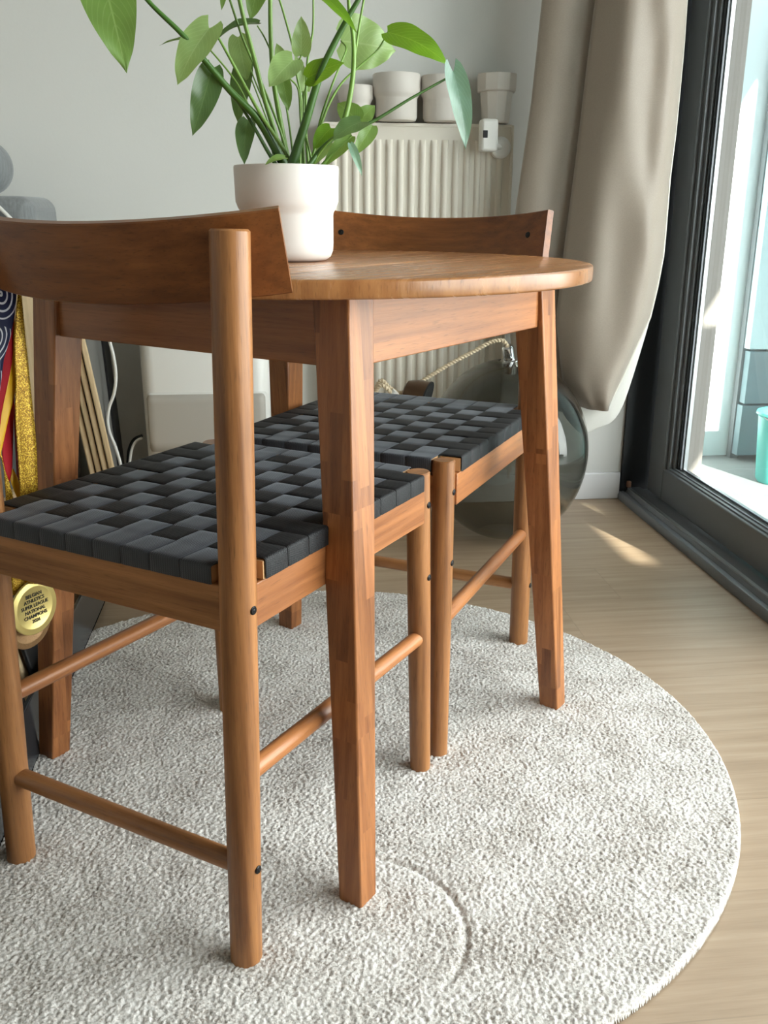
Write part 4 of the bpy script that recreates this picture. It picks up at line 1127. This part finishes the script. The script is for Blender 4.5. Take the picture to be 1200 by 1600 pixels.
tag(MB().tube(spline(CABLE_BLACK, 6), .0040, 10).build('black_cable', M['cable_b']), 'black cable looping down beside the air purifier', 'cable')

# ---------------------------------------------------------------- left: sofa, cushion, leaning panels, tray
sf = thing('upholstered_block', 'tall grey felt block with rounded corners against the back wall at the left edge', 'upholstery', (-.95, 2.50, 0))
MB().box(-.40, .40, -.14, .14, .0, .862).build('body', M['sofa'], sf, bevel=.035, segs=5)
cs = thing('round_cushion', 'round grey felt cushion resting on top of the tall grey block', 'cushion', (-.712, 2.52, .862))
pr = [(0, 0)]+[(.088*math.sin(PI*t)**.75, .067*(1-math.cos(PI*t))) for t in np.linspace(.06, .94, 20)]+[(0, .134)]
MB().lathe(pr, seg=48).build('cover', M['sofa'], cs)
tag(MB().tube(spline(CABLE_BLOCK, 6), .0044, 10).build('white_cable', M['cable_w']), 'white cable slanting across the front of the tall grey block', 'cable')
tr = thing('storage_tray', 'low black lacquered tray along the left edge of the rug', 'tray', (-.485, 1.52, RUG-.002))
k = MB(); k.box(-.095, .095, -.47, .47, 0, .006); k.box(.088, .095, -.47, .47, 0, .105); k.box(-.095, -.088, -.47, .47, 0, .105); k.box(-.095, .095, -.47, -.463, 0, .105); k.box(-.095, .095, .463, .47, 0, .105)
k.build('tray_body', M['tray'], tr, bevel=.0012)

def panel_thing(name, label, x0, y0, y1, z0, z1, thick, slope, mat, group=None, cat='panel', yaw=0.0):
    hy = (y1-y0)/2; h = z1-z0
    o = thing(name, label, cat, (x0-math.sin(yaw)*hy, y0+math.cos(yaw)*hy, z0), yaw, group)
    MB().hexa([(-thick, -hy, 0), (0, -hy, 0), (0, hy, 0), (-thick, hy, 0)], [(-thick-slope*h, -hy, h), (-slope*h, -hy, h), (-slope*h, hy, h), (-thick-slope*h, hy, h)]).build('board', mat, o, bevel=.003)
    return o
G = 'pale wooden panels leaning at the left'
names = ['pale wooden panel leaning at the left, outermost and nearest the picture',
         'pale wooden panel leaning at the left, second in from the outermost one',
         'pale wooden panel leaning at the left, third in from the outermost one',
         'pale wooden panel leaning at the left, fourth in, beside the table leg']
for i, nm in enumerate(names):
    panel_thing('wooden_panel', nm, -.364-.0165*i, 2.25+.004*i, 2.39, .0, .72-.02*i, .0128, .130, M['pale_wood'], G, yaw=math.radians(11.5))
panel_thing('wooden_panel', 'tall pale wooden panel standing in the black tray behind the gold ribbon', -.437, 1.78, 1.95, RUG+.006, .735, .020, .028, M['pale_wood'], G)
panel_thing('wooden_panel', 'short pale wooden panel leaning in the black tray below the medals', -.412, 1.45, 1.74, RUG+.006, .345, .012, .20, M['pale_wood'], G)
panel_thing('dark_gap_board', 'dark gap beside the short pale panel in the tray, built as a board', -.398, 1.46, 1.73, RUG+.006, .30, .009, .20, M['pic_black'])  # black board put in for the dark gap beside the pale panel
pc = thing('picture', 'black-framed grey picture leaning near the white cable', 'picture', (-.418, 2.45, 0))
sl = .045
def lean_box(mb, xa, xb, ya, yb, za, zb):
    return mb.hexa([(xa-sl*za, ya, za), (xb-sl*za, ya, za), (xb-sl*za, yb, za), (xa-sl*za, yb, za)], [(xa-sl*zb, ya, zb), (xb-sl*zb, ya, zb), (xb-sl*zb, yb, zb), (xa-sl*zb, yb, zb)])
m_ = MB(); H_ = .70
lean_box(m_, -.016, 0, .055, .130, .0, H_); lean_box(m_, -.016, 0, -.19, -.16, .0, H_); lean_box(m_, -.016, 0, -.16, .055, 0, .05); lean_box(m_, -.016, 0, -.16, .055, H_-.05, H_)
m_.build('picture_frame', M['pic_black'], pc)
lean_box(MB(), -.014, -.006, -.16, .055, .05, H_-.05).build('print', M['pic_grey'], pc)

# ---------------------------------------------------------------- medals on the left end of the near backrest
MC = Vector((-.075, 1.184, 0)); yw = math.radians(54.969)
DV = Vector((math.cos(yw), math.sin(yw), 0)); LV = Vector((DV.y, -DV.x, 0))
def ribbon(parent, pairs, mat, wob=.0015, solid=.0006):
    rows = []; o = parent.location; n = len(pairs)
    for i, (a, b) in enumerate(pairs):
        a, b = Vector(a)-o, Vector(b)-o; row = []
        for j in range(7):
            t = j/6; q = a.lerp(b, t); row.append(tuple(q+LV*(wob*math.sin(PI*t)*math.sin(i*.55+1))))
        rows.append(row)
    return MB().grid(rows).build('ribbon', mat, parent, solid=solid, sharp=3.2)
def disc(parent, c, r, th__, mat, tilt=0.0):
    mb = MB(); c = Vector(c); prof = [(0, .5), (r*.74, .5), (r*.76, .62), (r*.80, .62), (r*.82, .5), (r*.95, .5), (r*.985, .38), (r, .15), (r, -.15), (r*.985, -.38), (r*.95, -.5), (0, -.5)]
    seg = 56; vs = []; fs = []
    for rr_, h in prof:
        for k in range(seg):
            a = 2*PI*k/seg; vs.append(c+(DV*math.cos(a)+Vector((0, 0, 1))*math.sin(a))*rr_+LV*(h*th__))
    for i in range(len(prof)-1):
        for k in range(seg): fs.append((i*seg+k, i*seg+(k+1) % seg, (i+1)*seg+(k+1) % seg, (i+1)*seg+k))
    mb.add(vs, fs); o = mb.build('disc', mat, parent); return o
HOOK = Vector((-.335, 1.236, .77))
MG = 'medals hung on the near chair'
me1 = thing('medal', 'round gold medal with engraved text on a glitter ribbon', 'medal', tuple(HOOK), 0, MG)
dc = Vector((-.3362, 1.2208, .3195)); d1 = disc(me1, dc-HOOK, .0385, .004, M['gold'])
ribbon(me1, RIBBON_GOLD, M['glitter'])
MB().tube([dc-HOOK+Vector((0, 0, .0375)), dc-HOOK+Vector((0, 0, .046))], .003, 10).build('eyelet', M['gold'], me1)
cu_ = bpy.data.curves.new('engraved', 'FONT')
cu_.body = 'BELGIAN\nATHLETICS\nSUPER LEAGUE\nNATIONAL\nCHAMPIONS\n2026'
cu_.align_x = 'CENTER'; cu_.align_y = 'CENTER'; cu_.size = .0068; cu_.space_line = 1.08; cu_.extrude = .0003; cu_.offset = .00012
to = bpy.data.objects.new('engraved', cu_); C.objects.link(to)
bpy.context.view_layer.update()
tm = bpy.data.meshes.new_from_object(to.evaluated_get(bpy.context.evaluated_depsgraph_get()))
bpy.data.objects.remove(to); bpy.data.curves.remove(cu_)
tm.transform(Matrix.Translation(dc-HOOK+LV*.0024) @ Matrix((DV, Vector((0, 0, 1)), LV)).transposed().to_4x4())
tm.name = 'engraved_text'; tm.materials.clear(); tm.materials.append(M['ink'])
tt = bpy.data.objects.new('engraved_text', tm); C.objects.link(tt); tt.parent = d1
me2 = thing('medal', 'brown bronze medal hanging behind the gold one on a red and yellow ribbon', 'medal', tuple(HOOK-LV*.006), 0, MG)
o2 = Vector(me2.location); disc(me2, Vector((-.3465, 1.2240, .2975))-o2, .0385, .004, M['brown_medal'])
for rb, mt in ((RIBBON_RED, 'red'), (RIBBON_YELLOW, 'yellow'), (RIBBON_RED2, 'red'), (RIBBON_YELLOW2, 'yellow'), (RIBBON_DARKRED, 'dark_red'), (RIBBON_GOLD2, 'glitter')):
    ribbon(me2, rb, M[mt], .0008)
me3 = thing('medal', 'rose-rimmed medal on a navy ribbon with white arcs, at the left edge', 'medal', tuple(HOOK+LV*.006), 0, MG)
o3 = Vector(me3.location); disc(me3, Vector((-.3848, 1.1357, .330))-o3, .0385, .004, M['pink_rim'])
ribbon(me3, RIBBON_NAVY, M['navy'])

# ---------------------------------------------------------------- potted plant on the table
PC = Vector((.0205, 1.392, RUG+.75))
pp = thing('potted_plant', 'leafy green heart-leaf plant in a white two-tier pot on the table', 'plant', tuple(PC))
rl, rt, h, st = .0640, .0718, .1265, .0655
pr = [(0, 0), (rl-.020, 0), (rl-.010, .0018), (rl-.004, .006), (rl-.0008, .014), (rl, .024), (rl, st-.004), (rl+.0008, st), (rt-.0035, st+.006), (rt-.0005, st+.014), (rt+.0006, h-.003), (rt-.0002, h-.0005), (rt-.0018, h), (rt-.0036, h-.001), (rt-.0045, st+.016), (rl-.005, st+.004), (rl-.006, .012), (0, .010)]
MB().lathe(pr, seg=88).build('pot', M['ceramic'], pp)
so = MB(); rows = []
for i in range(13):
    r = (rt-.0047)*i/12; rows.append([(r*math.cos(2*PI*k/48), r*math.sin(2*PI*k/48), h-.012+.004*random.random()*(i > 0)) for k in range(48)])
for r in rows: r.append(r[0])
so.grid(rows, uv=False).build('soil', M['soil'], pp, sharp=3.2)

def leaf(B, T, hw, N, bend, fold, lobe, mat):
    B, T, N = Vector(B)-PC, Vector(T)-PC, Vector(N).normalized()
    a = T-B; L = a.length; a.normalize(); n = (N-a*N.dot(a)).normalized(); s = a.cross(n)
    rows = []; nt_, nu = 26, 12
    for i in range(nt_+1):
        t = i/nt_; f_ = (t+.010)**.36*(1-t)**.86
        f_ = f_/.616
        if t > .86: f_ *= 1-.45*(t-.86)/.14
        row = []
        for j in range(nu+1):
            u = j/nu*2-1; au = abs(u)
            back = lobe*(au**1.3)*(1-t)**3.2*(1 if t > .0 else 1)
            tt_ = t-back*(.42)
            wid = hw*max(f_, .20*(1-t)**6*(au > 0)+0)*u
            mid = B+a*(tt_*L)+n*(bend*L*(math.sin(PI*max(0, min(1, t)))-.6*t**3))
            cup = fold*hw*f_*(au**1.5)*.8+.03*hw*math.sin(t*15+u*2.2)*au
            row.append(tuple(mid+s*wid+n*cup))
        rows.append(row)
    MB().grid(rows).build('leaf', mat, pp, sharp=3.2)
for i, (B, T, hw, N, bend, fold, lobe) in enumerate(LEAVES):
    mt = M['leaf_pale'] if i in {1, 7, 10, 11, 12, 13, 16, 28} else M['leaf_sky_sheen'] if i in {19, 25} else M['leaf_dark'] if i in {2, 20, 9, 8, 4} else M['leaf_bright'] if i in {17, 18, 14, 24} else M['leaf']
    leaf(B, T, hw, N, bend, fold, lobe, mt)
for i, (P, r0, r1) in enumerate(STEMS):
    Q = [Vector(q)-PC for q in P]; Q = spline(Q, 7); n = len(Q)
    rad = [r1+(r0-r1)*(1-k/(n-1))**1.25 for k in range(n)]
    MB().tube(Q, rad, 12).build('stalk', M['stem_dark'] if i in (0, 2, 6, 13) else M['stem'], pp)

# ---------------------------------------------------------------- camera, light
cam = bpy.data.cameras.new('camera'); co = bpy.data.objects.new('camera', cam); C.objects.link(co)
cam.sensor_fit = 'HORIZONTAL'; cam.sensor_width = 36.0; cam.lens = 36.0*1474.66/1200
cam.clip_start = .02
co.location = (0, 0, .8165+RUG)
co.rotation_mode = 'QUATERNION'
pitch, roll, yaw = .30784, .004788, math.radians(-6.5)
Rz = Matrix.Rotation(yaw, 3, 'Z')
fw = Rz @ Vector((0, math.cos(pitch), -math.sin(pitch))); up = Rz @ Vector((0, math.sin(pitch), math.cos(pitch))); rt_ = Rz @ Vector((1, 0, 0))
c_, s_ = math.cos(roll), math.sin(roll)
r2 = rt_*c_+up*s_; u2 = up*c_-rt_*s_
co.rotation_quaternion = Matrix((r2, u2, -fw)).transposed().to_quaternion()
sc = bpy.context.scene; sc.camera = co

wd = bpy.data.worlds.new('sky'); sc.world = wd; wd.use_nodes = True
nt = wd.node_tree; bg = next(n for n in nt.nodes if n.type == 'BACKGROUND')
tc = nd(nt, 'ShaderNodeTexCoord'); sp = nd(nt, 'ShaderNodeSeparateXYZ'); lk(nt, tc.outputs['Generated'], sp.inputs[0])
lk(nt, ramp(nt, math_n(nt, 'ADD', math_n(nt, 'MULTIPLY', sp.outputs[2], .5), .5), [(.40, (.36, .36, .35)), (.5, (.98, .985, .965)), (.75, (.96, .98, 1.0))]), bg.inputs[0])
bg.inputs[1].default_value = SKY
sun = bpy.data.lights.new('sun', 'SUN'); sun.energy = SUN; sun.angle = math.radians(.4); sun.color = (1, .95, .86)
sn = bpy.data.objects.new('sun', sun); C.objects.link(sn); sn.location = (3, -3, 6)
sn.rotation_mode = 'QUATERNION'; sn.rotation_quaternion = Vector(SUN_DIR).to_track_quat('-Z', 'Y')
for nm, loc, rot, sx, sy in (('door_portal', (1.23, 1.12, 1.12), (0, math.radians(90), 0), 2.2, 3.1),):
    al = bpy.data.lights.new(nm, 'AREA'); al.shape = 'RECTANGLE'; al.size = sx; al.size_y = sy; al.cycles.is_portal = True
    ao = bpy.data.objects.new(nm, al); C.objects.link(ao); ao.location = loc; ao.rotation_euler = rot
sc.view_settings.view_transform = 'Standard'; sc.view_settings.look = 'None'; sc.view_settings.gamma = 1.0
sc.view_settings.use_curve_mapping = False; sc.view_settings.exposure = EXPOSURE
sc.cycles.max_bounces = 10; sc.cycles.transparent_max_bounces = 16; sc.cycles.diffuse_bounces = 6
